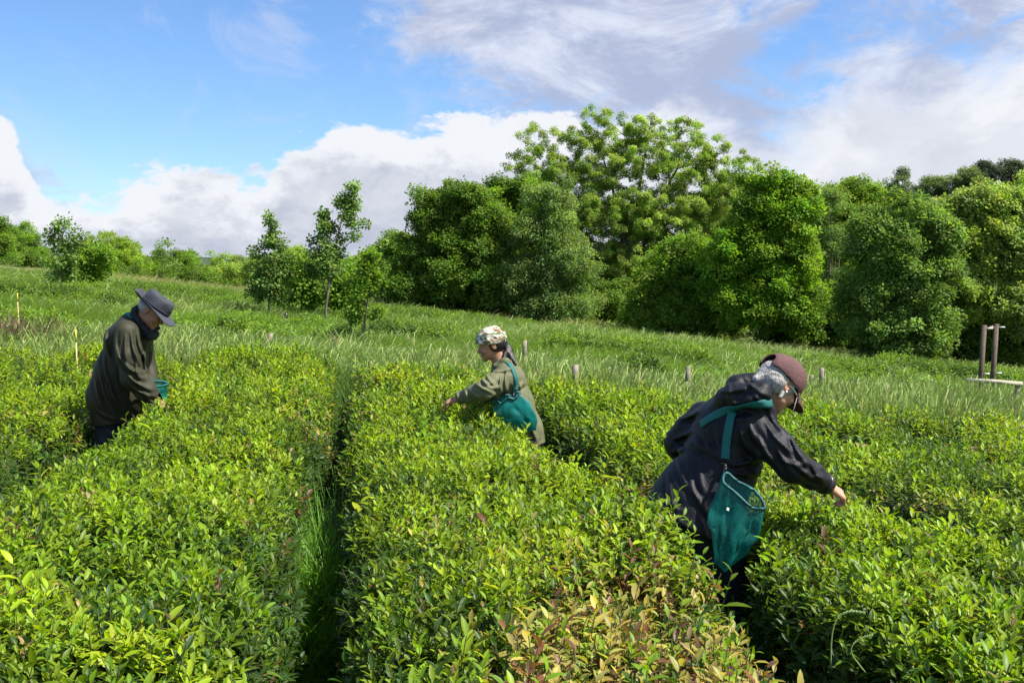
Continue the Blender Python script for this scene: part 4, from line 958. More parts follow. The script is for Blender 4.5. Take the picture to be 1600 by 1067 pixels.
def lathe_frame(c, up, fwd, prof_, seg=48, oval=(1, 1), warp=None):
    up = np.asarray(up, float) / np.linalg.norm(up); fwd = np.asarray(fwd, float); fwd -= up * (fwd @ up); fwd /= np.linalg.norm(fwd); sd_ = np.cross(up, fwd); V = []; F = []
    for i, (r_, z_) in enumerate(prof_):
        for k_ in range(seg):
            a_ = 2 * math.pi * k_ / seg; rr = r_; zz = z_
            if warp: rr, zz = warp(a_, r_, z_, i)
            V.append(np.asarray(c) + fwd * math.cos(a_) * rr * oval[0] + sd_ * math.sin(a_) * rr * oval[1] + up * zz)
    for i in range(len(prof_) - 1):
        for k_ in range(seg): F.append((i * seg + k_, i * seg + (k_ + 1) % seg, (i + 1) * seg + (k_ + 1) % seg, (i + 1) * seg + k_))
    return V, F

# ===== woman in the black coat and maroon cap
def woman_black():
    Y0 = 4.2
    def Q(px, py, d=0): return at(px, py, Y0 + d)
    hipf = Q(1082, 790, .0); root, org = person_root(hipf[0], hipf[1], 'person bent over the tea in a black hooded coat and maroon cap')
    fw = np.array((.80, .58, 0.0)); fw /= np.linalg.norm(fw); sd_ = np.array((fw[1], -fw[0], 0))     # her right side
    lo = np.minimum(Q(990, 560, -.45), org - .3); S = SDF((org[0] - .42, Y0 - .5, org[2] - .02), (Q(1340, 600)[0] + .02, Y0 + .55, Q(1200, 540)[2] + .06), .0055)
    hc = Q(1216, 601, .02); hf = np.array((.66, .30, -.66)); hu = np.array((.60, .30, .78)); neck = Q(1176, 640, .03)
    ax, HP = head(S, hc, hf, hu, .93, neck)
    # body under the clothes
    sh = Q(1150, 662, .05); wa = Q(1122, 728, .04); hp = Q(1086, 785, .02)
    S.chain([(neck, .055), (sh, .10), (wa, .10), (hp, .095)], .03, sd_, 1.15)
    gz = org[2]
    for s_ in (-1, 1):
        a = hp + sd_ * .09 * s_; kn = np.array((a[0] + .04 + .06 * s_, a[1] + .03, gz + .45)); an = np.array((a[0] - .02 + .05 * s_, a[1], gz + .07))
        S.chain([(a, .07), (kn, .055), (an, .042)], .02); S.cone(an - (0, 0, .03), an + fw * .15 - (0, 0, .04), .035, .03, .02)
    rs, re, rw = Q(1186, 672, -.12), Q(1240, 728, -.20), Q(1292, 757, -.08)
    ls, le, lw = Q(1100, 655, .20), Q(1064, 692, .26), Q(1085, 745, .36)
    for c3, r3 in (((rs, re, rw), (.05, .042, .028)), ((ls, le, lw), (.05, .042, .028))): S.chain(list(zip(c3, r3)), .02)
    hd = Q(1320, 776, -.06) - rw
    hand(S, rw + hd / np.linalg.norm(hd) * .005, hd, np.array((-.35, .35, -.85)), np.array((0, 1, .1)), 1.35, .92, 1)
    hand(S, lw, np.array((.5, .2, -.6)), np.array((.3, -.7, 0)), np.array((.5, 0, .5)), .8, .9)
    V, F = S.mesh(); body = fast_mesh('body', V, F, M['skin'], root, org); del S
    # trousers
    T = SDF((org[0] - .35, Y0 - .4, org[2] - .02), (org[0] + .4, Y0 + .5, hp[2] + .1), .012)
    for s_ in (-1, 1):
        a = hp + sd_ * .09 * s_; kn = np.array((a[0] + .04 + .06 * s_, a[1] + .03, gz + .45)); an = np.array((a[0] - .02 + .05 * s_, a[1], gz + .07)); T.chain([(a, .115), (kn, .085), (an, .07)], .03)
    V, F = T.mesh(); fast_mesh('trousers', V, F, M['navy'], root, org)
    # coat
    C = SDF((org[0] - .42, Y0 - .48, hp[2] - .26), (Q(1310, 600)[0] + .02, Y0 + .62, Q(1200, 560)[2] + .08), .0062)
    C.chain([(Q(1158, 640, .05), .10), (Q(1148, 668, .05), .150), (Q(1125, 722, .04), .145), (Q(1093, 778, .02), .165), (Q(1066, 822, .0), .185)], .05, sd_, 1.18)
    C.chain([(rs + np.array((-.02, .03, .0)), .084), ((rs + re) / 2, .073), (re, .064), ((re + rw) / 2 + np.array((0, 0, .004)), .054), (rw, .038)], .03)
    C.chain([(ls, .082), ((ls + le) / 2, .078), (le, .070), (lw, .050)], .03)
    # hood lying on the nape
    C.cone(Q(1140, 622, -.03), Q(1190, 612, -.13), .050, .042, .02); C.cone(Q(1140, 622, -.03), Q(1172, 600, .10), .052, .045, .025); C.cone(Q(1172, 600, .10), Q(1192, 622, .12), .042, .036, .02)
    C.cone(Q(1186, 612, -.10), Q(1206, 648, -.06), .036, .024, .02); C.cone(Q(1152, 608, .02), Q(1172, 628, .0), .045, .045, .02)
    hemc = Q(1063, 817, .0); hn = Q(1066, 822, 0) - Q(1125, 722, .04); hn /= np.linalg.norm(hn); hn = hn + np.array((.0, 0, -.12))
    C.cut(hemc, hn)
    C.chain([(Q(1128, 640, .0), .05), (Q(1150, 618, -.08), .048), (Q(1180, 622, -.13), .04), (Q(1204, 650, -.10), .028)], .03); C.chain([(Q(1150, 600, .06), .04), (Q(1175, 598, .04), .036), (Q(1196, 618, -.04), .03)], .03)
    # opening for the head and the wrists
    C.cone(Q(1192, 622, .03), Q(1225, 600, .03), .060, .085, .01, mode='sub')
    C.cone(rw + hd / np.linalg.norm(hd) * .012, rw + hd, .036, .05, .004, mode='sub')
    # under the coat, hollow skirt
    C.cone(hp + hn * .06, hemc + hn * .1, .10, .165, .01, sd_, 1.15, 'sub')
    tx = Q(1125, 722, .04) - Q(1148, 668, .05); tx /= np.linalg.norm(tx)
    ua = (re - rs) / np.linalg.norm(re - rs); fa = (rw - re) / np.linalg.norm(rw - re); waist = Q(1128, 722, .03)
    def wr(p):
        along = (p - waist) @ tx; side_ = (p - waist) @ sd_; out_ = (p - waist) @ fw
        q = np.stack([along * 9, side_ * 17 + along * 8, out_ * 17], -1); v1 = ridge(q) * .5
        q = np.stack([along * 26, side_ * 7, out_ * 7], -1); v2 = ridge(q + 5)
        wz = np.exp(-((along + .005) / .06) ** 2); dist = np.linalg.norm(p - (rs + re) / 2, axis=1); ar = np.linalg.norm(np.cross(p - rs, ua), axis=1) < .115
        arm = ar & (((p - rs) @ ua) > .03); arm |= (np.linalg.norm(np.cross(p - re, fa), axis=1) < .09) & (((p - re) @ fa) > -.05)
        t_ = (p - rs) @ ua; t2 = (p - re) @ fa
        q = np.stack([t_ * 15 + side_ * 9, side_ * 6, p[:, 2] * 10], -1); v3 = ridge(q + 11)
        pull = ridge(np.stack([(p - rs) @ np.array((.6, .2, .75)) * 24, along * 7, out_ * 5], -1) + 2) * np.exp(-(np.linalg.norm(p - rs - tx * .09, axis=1) / .13) ** 2)
        base = .0040 * v1 + .006 * v2 * wz + .007 * pull
        base = np.where(arm, .0055 * v3 + .002 * v1, base)
        hd_ = np.exp(-(np.linalg.norm(p - Q(1168, 612, -.04), axis=1) / .13) ** 2); base = base + .008 * hd_ * ridge(np.stack([p[:, 0] * 12, p[:, 1] * 12, p[:, 2] * 30 + p[:, 0] * 12], -1))
        seam = -.006 * np.exp(-((along - .0) / .006) ** 2) * (~arm)
        fine = 0
        FB = [(1100, 681, 1119, 712), (1086, 688, 1106, 706), (1120, 668, 1127, 712), (1155, 664, 1176, 712), (1170, 660, 1190, 697, 1.2), (1185, 681, 1214, 728, 1.2), (1199, 664, 1236, 705), (1236, 681, 1266, 728), (1215, 700, 1240, 738), (1144, 727, 1188, 712, 1.1),
              (1150, 739, 1187, 738), (1242, 728, 1270, 740, 1.2), (1256, 741, 1285, 747, 1.2), (1225, 720, 1262, 726), (1060, 722, 1088, 778, .8), (1035, 776, 1072, 800, .7), (1095, 722, 1100, 770, .7), (1075, 735, 1108, 805, .8), (1045, 745, 1062, 812, .7), (1062, 656, 1090, 640, 1.2), (1052, 686, 1078, 672, 1.2),
              (1050, 705, 1068, 700), (1140, 655, 1180, 650, .6), (1200, 640, 1225, 672, .7), (1268, 725, 1288, 752), (1128, 612, 1175, 600, .9), (1140, 632, 1190, 616, .9), (1165, 592, 1205, 622, .8), (1175, 612, 1210, 640, .9), (1137, 598, 1150, 640, .7)]
        return -(base * .45 + folds(p, FB, .0027, .0105, .011)) - seam
    C.displace(wr)
    V, F = C.mesh(); coat = fast_mesh('coat', V, F, M['blackcoat'], root, org); del C
    # cuff band
    cf = rw - fa * .004
    v, f = tube([cf - fa * .028, cf - fa * .012, cf + fa * .006], [.046, .047, .043], 20); mesh_obj('cuff', v, f, M['black'], root, origin=org)
    # hair: back of the head and a small gathered tail
    H = SDF(hc - .17, hc + .17, .004)
    H.ell(HP(-.018, 0, .014), ax, (.096, .079, .080), .005); H.ell(HP(-.042, 0, -.022), ax, (.062, .070, .056), .02)
    H.cone(HP(-.09, 0, -.03), HP(-.115, 0, -.062), .030, .018, .015)
    for s_ in (-1, 1): H.cone(HP(.01, .070 * s_, .02), HP(-.008, .074 * s_, -.07), .016, .008, .012)
    H.cone(HP(.06, 0, -.03), HP(.13, 0, -.02), .06, .09, .004, mode='sub')
    for s_ in (-1, 1): H.ell(HP(.0, .09 * s_, -.012), ax, (.022, .030, .028), .006, 'sub')
    H.displace(lambda p: -.0016 * ridge(np.stack([(p @ ax[1]) * 60, (p @ ax[2]) * 70 - (p @ ax[0]) * 25, (p @ ax[0]) * 6], -1)))
    V, F = H.mesh(); fast_mesh('hair', V, F, M['hairgrey'], root, org)
    # cap
    K = SDF(hc - .2, hc + .24, .004)
    K.ell(HP(-.010, 0, .036), ax, (.116, .090, .092), .0); K.ell(HP(.01, 0, .075), ax, (.085, .075, .058), .02)
    K.cut(HP(0, 0, .014), -ax[2] - ax[0] * .10)
    K.ell(HP(-.010, 0, .030), ax, (.110, .084, .088), .003, 'sub')
    K.ell(HP(-.125, 0, .046), ax, (.042, .034, .034), .004, 'sub')
    V, F = K.mesh(); cap = fast_mesh('cap', V, F, M['cap'], root, org)
    bv = []; bf = []; nU, nV_ = 18, 8
    for i in range(nU):
        a = -1.12 + 2.24 * i / (nU - 1)
        for j in range(nV_):
            t = j / (nV_ - 1); r0 = np.array((.104 * math.cos(a), .086 * math.sin(a))); ext = .085 * math.cos(a * 1.05) ** .6 * t if abs(a * 1.05) < 1.57 else 0
            bv.append(HP(r0[0] + ext, r0[1] * (1 - .05 * t), .026 - .028 * t - .26 * (r0[1] ** 2) * 14 * t * .3 - .010 * t * t))
    nb = len(bv); bv2 = [np.array(q) - ax[2] * .004 for q in bv]
    for i in range(nU - 1):
        for j in range(nV_ - 1):
            a = i * nV_ + j; bf.append((a, a + nV_, a + nV_ + 1, a + 1)); bf.append((nb + a + 1, nb + a + nV_ + 1, nb + a + nV_, nb + a))
        a = i * nV_ + nV_ - 1; bf.append((a, a + nV_, nb + a + nV_, nb + a))
    br = mesh_obj('brim', bv + bv2, bf, M['cap'], None); br.parent = cap; br.data.transform(__import__('mathutils').Matrix.Translation(Vector(-org)))
    v, f = tube([HP(.085 * math.cos(a) - .005, .089 * math.sin(a), .024 + .004 * math.cos(a)) for a in np.linspace(1.2, 2 * math.pi - 1.2, 30)], .0065, 6)
    o = mesh_obj('strap', v, f, M['capband'], None); o.parent = cap; o.data.transform(__import__('mathutils').Matrix.Translation(Vector(-org)))
    v, f = tube([HP(.0, 0, .129), HP(.0, 0, .136)], [.008, .004], 10); o = mesh_obj('button', v, f, M['cap'], None); o.parent = cap; o.data.transform(__import__('mathutils').Matrix.Translation(Vector(-org)))
    # glasses
    gl = []
    for s_ in (-1, 1):
        gl.append(tube([HP(.0, .080 * s_, .004), HP(.05, .074 * s_, .002), HP(.092, .058 * s_, .000)], [.0028, .0028, .003], 6))
        rp = ring_pts(HP(.100, .032 * s_, -.004), ax[1] * .026, ax[2] * .017, 20); gl.append(tube(np.vstack([rp, rp[:1]]), .0022, 5, False))
    gl.append(tube([HP(.103, -.008, .0), HP(.103, .008, .0)], .0022, 5)); v, f = merge(gl); gs = mesh_obj('glasses', v, f, M['white'], root, origin=org)
    for s_ in (-1, 1):
        rp = ring_pts(HP(.1, .032 * s_, -.004), ax[1] * .025, ax[2] * .016, 20); l_ = mesh_obj('lens', rp - org, [tuple(range(20))], M['black'], None); l_.parent = gs
    v, f = tube([HP(.07, .07, .0), HP(.095, .066, -.05), HP(.115, .06, -.10)], [.0022, .0018, .001], 5); mesh_obj('loose_strand', v, f, M['hairgrey'], root, origin=org)
    v, f = tube([HP(-.005, .088, -.032), HP(-.005, .089, -.040)], [.0045, .004], 8); mesh_obj('earring', v, f, M['white'], root, origin=org)
    return root, coat, (rs, hp, fw, sd_)
def black_bag(coat, info):
    Y0 = 4.2
    def Q(px, py, d=0): return at(px, py, Y0 + d)
    bvh = bvh_of(coat); h_ = hit(bvh, 1133, 722); top_ = h_[0]; d0 = top_[1] - Y0
    c0 = Q(1162, 768, d0 - .05); root = empty('picking_bag', tuple(c0)); org = np.array(root.location)
    tag(root, 'teal net picking bag with a padded rim hanging at the hip of the black coat', 'bag')
    ribbon('strap', strap_px(bvh, [(1096, 663), (1112, 652), (1135, 640), (1165, 632), (1204, 630)]), .036, M['teal'], root, org)
    ribbon('strap', [(p + n * .004, n) for p, n in strap_px(bvh, [(1146, 640), (1140, 665), (1136, 690), (1133, 717)])], .036, M['teal'], root, org)
    # buckle and clip
    a = top_ + np.array((0, -.012, -.002)); b = Q(1131, 742, d0 - .05)
    v, f = merge([tube([a + (-.018, 0, 0), a + (.018, 0, 0)], .0045, 6), tube([a, a + (b - a) * .35], [.006, .009], 8), tube([a + (b - a) * .35, b], [.0075, .0045], 8), tube([a + (.008, 0, -.004), b + (.006, 0, .02)], .003, 6)])
    mesh_obj('clip', v, f, M['black'], root, origin=org)
    # rim
    rA, rB = Q(1130, 742, d0 - .055), Q(1194, 796, d0 - .14); cc_ = (rA + rB) / 2; e1 = (rA - rB) / 2; vd = np.array((.42, .35, .50)); e2 = vd - e1 * (vd @ e1) / (e1 @ e1); e2 = e2 / np.linalg.norm(e2) * .031
    rp = ring_pts(cc_, e1, e2, 48); th_ = np.arange(48) / 48 * 6.2832; rp = rp + np.stack([.005 * np.sin(th_ * 3 + 1), .004 * np.sin(th_ * 2), .006 * np.sin(th_ * 4 + .5)], -1); v, f = tube(np.vstack([rp, rp[:1]]), .0068, 8, False); mesh_obj('rim', v, f, M['tealdark'], root, origin=org)
    bag_mesh('net', rp, (Q(1116, 878, d0 - .12), Q(1134, 894, d0 - .14)), M['net'], root, org, folds=4, amp=.026, bulge=.35, seed=2.0)
    t_ = Q(1136, 792, d0 - .125); mesh_obj('tag', [t_, t_ + (.010, 0, -.004), t_ + (.007, -.002, -.016), t_ + (-.003, -.002, -.011)], [(0, 1, 2, 3)], M['white'], root, origin=org)

# ===== man in the hat
def man():
    Y0 = 7.1
    def Q(px, py, d=0): return at(px, py, Y0 + d)
    hp = Q(182, 640, 0); root, org = person_root(hp[0], hp[1], 'person standing with head bowed in a grey brimmed hat and dark olive waxed jacket')
    fw = np.array((.93, -.36, 0)); sd_ = np.array((fw[1], -fw[0], 0)); gz = org[2]      # her/his right side (towards the camera)
    S = SDF((org[0] - .45, Y0 - .5, gz - .02), (Q(275, 600)[0], Y0 + .45, Q(200, 440)[2]), .0058)
    hc = Q(238, 487, -.02); hf = np.array((.80, -.14, -.58)); hu = np.array((.56, .12, .82)); neck = Q(207, 512, .0)
    ax, HP = head(S, hc, hf, hu, 1.02, neck)
    S.chain([(neck, .06), (Q(200, 530), .10), (Q(186, 590), .10), (hp, .09)], .03, sd_, 1.2)
    for s_ in (-1, 1):
        a = hp + sd_ * .09 * s_; kn = np.array((a[0] + .02 - .03 * s_, a[1], gz + .48)); an = np.array((a[0] - .03 - .05 * s_, a[1], gz + .08)); S.chain([(a, .07), (kn, .06), (an, .045)], .02)
        S.cone(an - (0, 0, .03), an + fw * .17 - (0, 0, .04), .04, .032, .02)
    rs, re, rw = Q(197, 520, -.19), Q(208, 590, -.24), Q(246, 629, -.16)
    ls, le, lw = Q(220, 522, .17), Q(230, 580, .16), Q(236, 604, .04)
    S.chain([(rs, .055), (re, .045), (rw, .03)], .02); S.chain([(ls, .055), (le, .045), (lw, .03)], .02)
    hand(S, rw, np.array((.75, .0, -.62)), np.array((-.3, .5, -.6)), np.array((.2, .7, .5)), .95, .98, .6)
    hand(S, lw, np.array((.2, -.3, -.7)), np.array((-.2, -.6, 0)), np.array((.6, -.3, .2)), 1.0, .95)
    V, F = S.mesh(); fast_mesh('body', V, F, M['skin2'], root, org); del S
    T = SDF((org[0] - .3, Y0 - .35, gz - .02), (org[0] + .35, Y0 + .35, hp[2] + .1), .012)
    for s_ in (-1, 1):
        a = hp + sd_ * .09 * s_; kn = np.array((a[0] + .02 - .03 * s_, a[1], gz + .48)); an = np.array((a[0] - .03 - .05 * s_, a[1], gz + .08)); T.chain([(a - np.array((0, 0, .04)), .085), (kn, .085), (an, .08)], .03)
    T.displace(lambda p: .010 * ridge(np.stack([p[:, 0] * 8, p[:, 1] * 8, p[:, 2] * 20 + p[:, 0] * 12], -1)))
    V, F = T.mesh(); fast_mesh('trousers', V, F, M['navy'], root, org)
    C = SDF((org[0] - .45, Y0 - .5, Q(180, 672)[2]), (Q(262, 600)[0], Y0 + .42, Q(200, 458)[2]), .0065)
    C.chain([(Q(208, 506, .0), .085), (Q(200, 532, 0), .135), (Q(189, 580, .0), .150), (Q(182, 615, .0), .168), (Q(184, 672, .0), .145)], .05, sd_, 1.28)
    C.cone(Q(203, 512, .0), Q(196, 520, -.15), .07, .075, .05); C.cone(Q(206, 512, .0), Q(215, 520, .15), .07, .07, .05)
    C.chain([(rs, .088), ((rs + re) / 2, .088), (re, .080), ((re + rw) / 2, .070), (rw, .052)], .035)
    C.chain([(ls, .08), (le, .068), (lw, .05)], .03)
    C.cut(Q(180, 659, 0), np.array((.10, .0, -1)))
    hn = np.array((.1, 0, -1)); C.cone(Q(183, 645, 0), Q(184, 690, 0), .09, .13, .01, sd_, 1.25, 'sub')
    dd = np.array((.75, .0, -.62)); C.cone(rw + dd * .012, rw + dd * .14, .044, .07, .004, mode='sub'); C.cone(lw + np.array((.003, -.006, -.012)), lw + np.array((.02, -.03, -.09)), .042, .05, .004, mode='sub')
    ua = (re - rs) / np.linalg.norm(re - rs); fa = (rw - re) / np.linalg.norm(rw - re)
    def wr(p):
        z_ = p[:, 2]; side_ = (p - hp) @ sd_; out_ = (p - hp) @ fw
        drape = ridge(np.stack([out_ * 15 + z_ * 6, side_ * 13, z_ * 4.5], -1))
        low = sstep(Q(180, 560)[2], Q(180, 640)[2], z_ * 0 + z_) if False else np.clip((Q(180, 540)[2] - z_) / .5, 0, 1)
        t_ = (p - rs) @ ua; arm = ((np.linalg.norm(np.cross(p - rs, ua), axis=1) < .105) & (t_ > 0) & (side_ > .09)) | ((np.linalg.norm(np.cross(p - re, fa), axis=1) < .09) & (((p - re) @ fa) > -.06))
        v3 = ridge(np.stack([t_ * 19 + out_ * 16, out_ * 7, side_ * 7], -1) + 4)
        cr = ridge(np.stack([((p - re) @ (ua + fa)) * 20, out_ * 5, side_ * 6], -1) + 9) * np.exp(-(np.linalg.norm(p - re, axis=1) / .12) ** 2)
        b_ = np.where(arm, .0055 * v3 + .009 * cr, .009 * drape * (.25 + .9 * low))
        FB = [(205, 522, 221, 572, 1.1), (196, 528, 203, 582), (215, 518, 227, 560), (188, 560, 226, 592, 1.2), (198, 584, 236, 610, 1.3), (204, 602, 241, 620, 1.2), (196, 572, 224, 582, 1.1), (212, 565, 222, 600), (149, 592, 164, 642, 1.1), (157, 588, 181, 652, 1.2), (171, 600, 196, 648, 1.2),
              (163, 555, 174, 606), (184, 604, 206, 654, 1.1), (166, 512, 170, 556), (181, 520, 186, 565), (150, 640, 182, 656, .8), (228, 540, 233, 590), (225, 612, 243, 634)]
        return -(b_ * .35 + folds(p, FB, .00457, .0135, .013))
    C.displace(wr)
    V, F = C.mesh(); coat = fast_mesh('jacket', V, F, M['olivecoat'], root, org); del C
    # collar and front placket
    K = SDF(Q(236, 500) - .25, Q(236, 500) + .25, .005)
    K.chain([(Q(205, 503, -.07), .026), (Q(210, 490, -.07), .020), (Q(214, 480, -.05), .016)], .01); K.chain([(Q(210, 490, -.07), .020), (Q(220, 508, -.10), .022), (Q(234, 524, -.09), .026)], .015)
    K.chain([(Q(205, 498, .03), .030), (Q(212, 484, .05), .022), (Q(232, 506, .09), .022), (Q(244, 522, .06), .022)], .02)
    K.cone(Q(206, 500, -.05), Q(206, 500, .04), .034, .034, .02); K.cone(Q(234, 524, -.09), Q(240, 526, .04), .026, .026, .02)
    K.cone(Q(240, 518, -.05), Q(248, 513, -.03), .016, .012, .01)
    K.displace(lambda p: -.003 * ridge(p * 28))
    V, F = K.mesh(); fast_mesh('collar', V, F, M['collar'], root, org)
    # grey hair sides
    H = SDF(hc - .16, hc + .16, .005); H.ell(HP(-.03, 0, .01), ax, (.088, .083, .07), .0); H.cone(HP(.07, 0, -.02), HP(.14, 0, -.01), .075, .10, .004, mode='sub')
    for s_ in (-1, 1): H.ell(HP(-.005, .09 * s_, -.012), ax, (.026, .03, .03), .004, 'sub')
    V, F = H.mesh(); fast_mesh('hair', V, F, M['hairgrey'], root, org)
    # hat
    hatc = HP(-.002, 0, .036); hup = ax[2] * 1.0 + ax[0] * .02
    def wc(a, r_, z_, i):
        dent = 0
        if z_ > .06: dent = .018 * max(0, math.cos(a * 2)) * (z_ / .12) ; dent += .006 * math.sin(a * 5 + 1)
        return r_ * (1 + .022 * math.sin(a * 3 + z_ * 30) + .012 * math.sin(a * 7 - z_ * 60)) - dent * .4, z_ - (.016 * math.exp(-(r_ / .05) ** 2) if z_ > .09 else 0) + .005 * math.sin(a * 2 + 1) * (z_ > .05)
    prof_ = [(.102, -.012), (.103, .004), (.103, .022), (.102, .045), (.100, .066), (.096, .082), (.088, .092), (.066, .098), (.038, .100), (.004, .099)]
    v, f = lathe_frame(hatc, hup, ax[0], prof_, 56, (1.08, .93), wc); hat = mesh_obj('hat', v, f, M['hat'], root, origin=org)
    def wb(a, r_, z_, i):
        t = (r_ - .098) / .075; lift = .020 * t * t * (math.sin(a) ** 2) * 1.3 + .045 * t * t * max(0, -math.cos(a)) ** 2 - .018 * t * t * max(0, math.cos(a)) + .009 * t * math.sin(a * 3 + .6) + .004 * t * math.sin(a * 5)
        return r_, z_ + lift
    pb = [(.098, .0)] + [(.098 + .075 * t, -.004 - .010 * t) for t in (.15, .35, .6, .85, 1.0)] + [(.098 + .075 * t, -.008 - .010 * t) for t in (1.0, .8, .5, .2, 0)]
    v, f = lathe_frame(hatc, hup, ax[0], pb, 64, (1.08, .95), wb); b_ = mesh_obj('brim', np.array(v) - org, f, M['hat'], None); b_.parent = hat
    bp = [hatc + ax[0] * math.cos(a) * .1015 * 1.09 + ax[1] * math.sin(a) * .1015 * .945 + ax[2] * .014 for a in np.linspace(0, 2 * math.pi, 49)]
    v, f = tube(np.array(bp) - org, .0055, 6, False); b_ = mesh_obj('band', v, f, M['navy'], None); b_.parent = hat
    return root, coat
def man_bag(coat):
    Y0 = 7.1
    def Q(px, py, d=0): return at(px, py, Y0 + d)
    bvh = bvh_of(coat); c0 = Q(246, 605, -.02); root = empty('picking_bag', tuple(c0)); org = np.array(root.location)
    tag(root, 'small teal picking bag worn at the front of the dark olive jacket', 'bag')
    ribbon('strap', strap_px(bvh, [(167, 503), (176, 496), (187, 491), (199, 491), (207, 497)], 18), .036, M['teal'], root, org)
    rA, rB = Q(230, 597, -.10), Q(257, 602, .02); cc_ = (rA + rB) / 2; e1 = (rA - rB) / 2; e2 = np.array((.03, .075, .006))
    rp = ring_pts(cc_, e1, e2, 40); v, f = tube(np.vstack([rp, rp[:1]]), .008, 8, False); mesh_obj('rim', v, f, M['tealdark'], root, origin=org)
    bag_mesh('net', rp, (Q(243, 628, .0), Q(256, 632, .03)), M['net'], root, org, folds=4, amp=.008, bulge=.3, seed=4.0)

# ===== woman in the headscarf
def woman_scarf():
    Y0 = 6.92
    def Q(px, py, d=0): return at(px, py, Y0 + d)
    hp = Q(826, 672, 0); root, org = person_root(hp[0], hp[1], 'person in a sage green jacket and printed headscarf leaning left over the tea')
    fw = np.array((-.98, -.12, 0)); sd_ = np.array((.12, -.98, 0)); gz = org[2]     # left side, towards the camera
    S = SDF((Q(690, 600)[0], Y0 - .5, gz - .02), (org[0] + .32, Y0 + .45, Q(800, 505)[2]), .0058)
    hc = Q(767, 539, -.01); hf = np.array((-.93, -.20, -.26)); hu = np.array((-.22, -.02, .97)); neck = Q(783, 567, .0)
    ax, HP = head(S, hc, hf, hu, .93, neck)
    S.chain([(neck, .045), (Q(790, 588), .085), (Q(812, 635), .08), (hp, .075)], .03, sd_, 1.2)
    for s_ in (-1, 1):
        a = hp + sd_ * .085 * s_; kn = np.array((a[0] - .03 + .03 * s_, a[1], gz + .44)); an = np.array((a[0] + .04 + .05 * s_, a[1], gz + .07)); S.chain([(a, .06), (kn, .052), (an, .04)], .02); S.cone(an - (0, 0, .03), an + fw * .14 - (0, 0, .04), .033, .028, .02)
    rs, re, rw = Q(787, 592, -.15), Q(757, 609, -.34), Q(716, 623, -.20)
    ls, le, lw = Q(787, 592, .17), Q(765, 618, .27), Q(738, 630, .22)
    S.chain([(rs, .045), (re, .038), (rw, .026)], .02); S.chain([(ls, .045), (le, .038), (lw, .026)], .02)
    hand(S, rw, np.array((-.85, .1, -.3)), np.array((.2, .2, -.9)), np.array((0, .9, 0)), 1.0, .9, .6); hand(S, lw, np.array((-.8, -.1, -.4)), np.array((.2, 0, -.9)), np.array((0, -.9, 0)), 1.0, .9, .6)
    V, F = S.mesh(); fast_mesh('body', V, F, M['skin2'], root, org); del S
    T = SDF((org[0] - .3, Y0 - .35, gz - .02), (org[0] + .3, Y0 + .35, hp[2] + .1), .012)
    for s_ in (-1, 1):
        a = hp + sd_ * .085 * s_; kn = np.array((a[0] - .03 + .03 * s_, a[1], gz + .44)); an = np.array((a[0] + .04 + .05 * s_, a[1], gz + .07)); T.chain([(a - np.array((0, 0, .05)), .075), (kn, .075), (an, .07)], .03)
    V, F = T.mesh(); fast_mesh('trousers', V, F, M['navy'], root, org)
    C = SDF((Q(700, 600)[0], Y0 - .5, hp[2] - .14), (org[0] + .34, Y0 + .45, Q(780, 545)[2]), .0062)
    C.chain([(Q(786, 574, .0), .075), (Q(793, 592, 0), .112), (Q(808, 630, .0), .108), (Q(822, 668, .0), .105), (Q(832, 712, .0), .11)], .05, sd_, 1.45)
    C.cone(Q(787, 574, -.04), Q(790, 586, -.15), .055, .066, .04); C.cone(Q(787, 574, .04), Q(788, 586, .15), .055, .066, .04)
    C.chain([(rs, .080), ((rs + re) / 2, .072), (re, .062), ((re + rw) / 2, .054), (rw, .044)], .03); C.chain([(ls, .07), (le, .06), (lw, .045)], .03)
    C.cut(Q(830, 692, 0), np.array((.12, 0, -1)))
    C.cone(Q(822, 680, 0), Q(832, 720, 0), .06, .09, .01, sd_, 1.4, 'sub')
    d3 = (rw - re) / np.linalg.norm(rw - re); C.cone(rw + d3 * .010, rw + d3 * .12, .036, .06, .004, mode='sub'); C.cone(Q(779, 562), Q(772, 545), .052, .085, .01, mode='sub')
    ua = (re - rs) / np.linalg.norm(re - rs)
    tx = Q(808, 630) - Q(793, 592); tx /= np.linalg.norm(tx)
    def wr(p):
        al = (p - hp) @ tx; side_ = (p - hp) @ sd_; out_ = (p - hp) @ fw
        t_ = (p - rs) @ ua; t2 = (p - re) @ d3; arm = ((np.linalg.norm(np.cross(p - rs, ua), axis=1) < .105) & (t_ > .03)) | ((np.linalg.norm(np.cross(p - re, d3), axis=1) < .085) & (t2 > -.04))
        v3 = ridge(np.stack([t2 * 17 + p[:, 2] * 10, side_ * 5, p[:, 2] * 9], -1) + 3)
        dr = ridge(np.stack([al * 5 + out_ * 10, side_ * 11, out_ * 13], -1) + 6); pull = ridge(np.stack([(p - rs) @ np.array((.75, 0, .65)) * 20, side_ * 5, al * 6], -1) + 1) * np.exp(-(np.linalg.norm(p - rs - tx * .12, axis=1) / .14) ** 2)
        FB = [(752, 590, 764, 602, 1.2), (735, 610, 748, 622, 1.3), (713, 613, 720, 630, 1.2), (726, 610, 734, 627, 1.2), (761, 604, 779, 606), (792, 580, 792, 614, 1.2), (803, 610, 818, 598, 1.2), (808, 610, 825, 633, 1.2), (823, 620, 838, 686, 1.2), (758, 583, 779, 606, .9), (783, 588, 784, 612), (744, 600, 770, 612), (815, 632, 824, 680), (770, 580, 800, 574, .8), (812, 600, 828, 640, .8)]
        return -(np.where(arm, .010 * v3, .010 * dr + .012 * pull) * .3 + folds(p, FB, .00444, .0125, .0115)) 
    C.displace(wr)
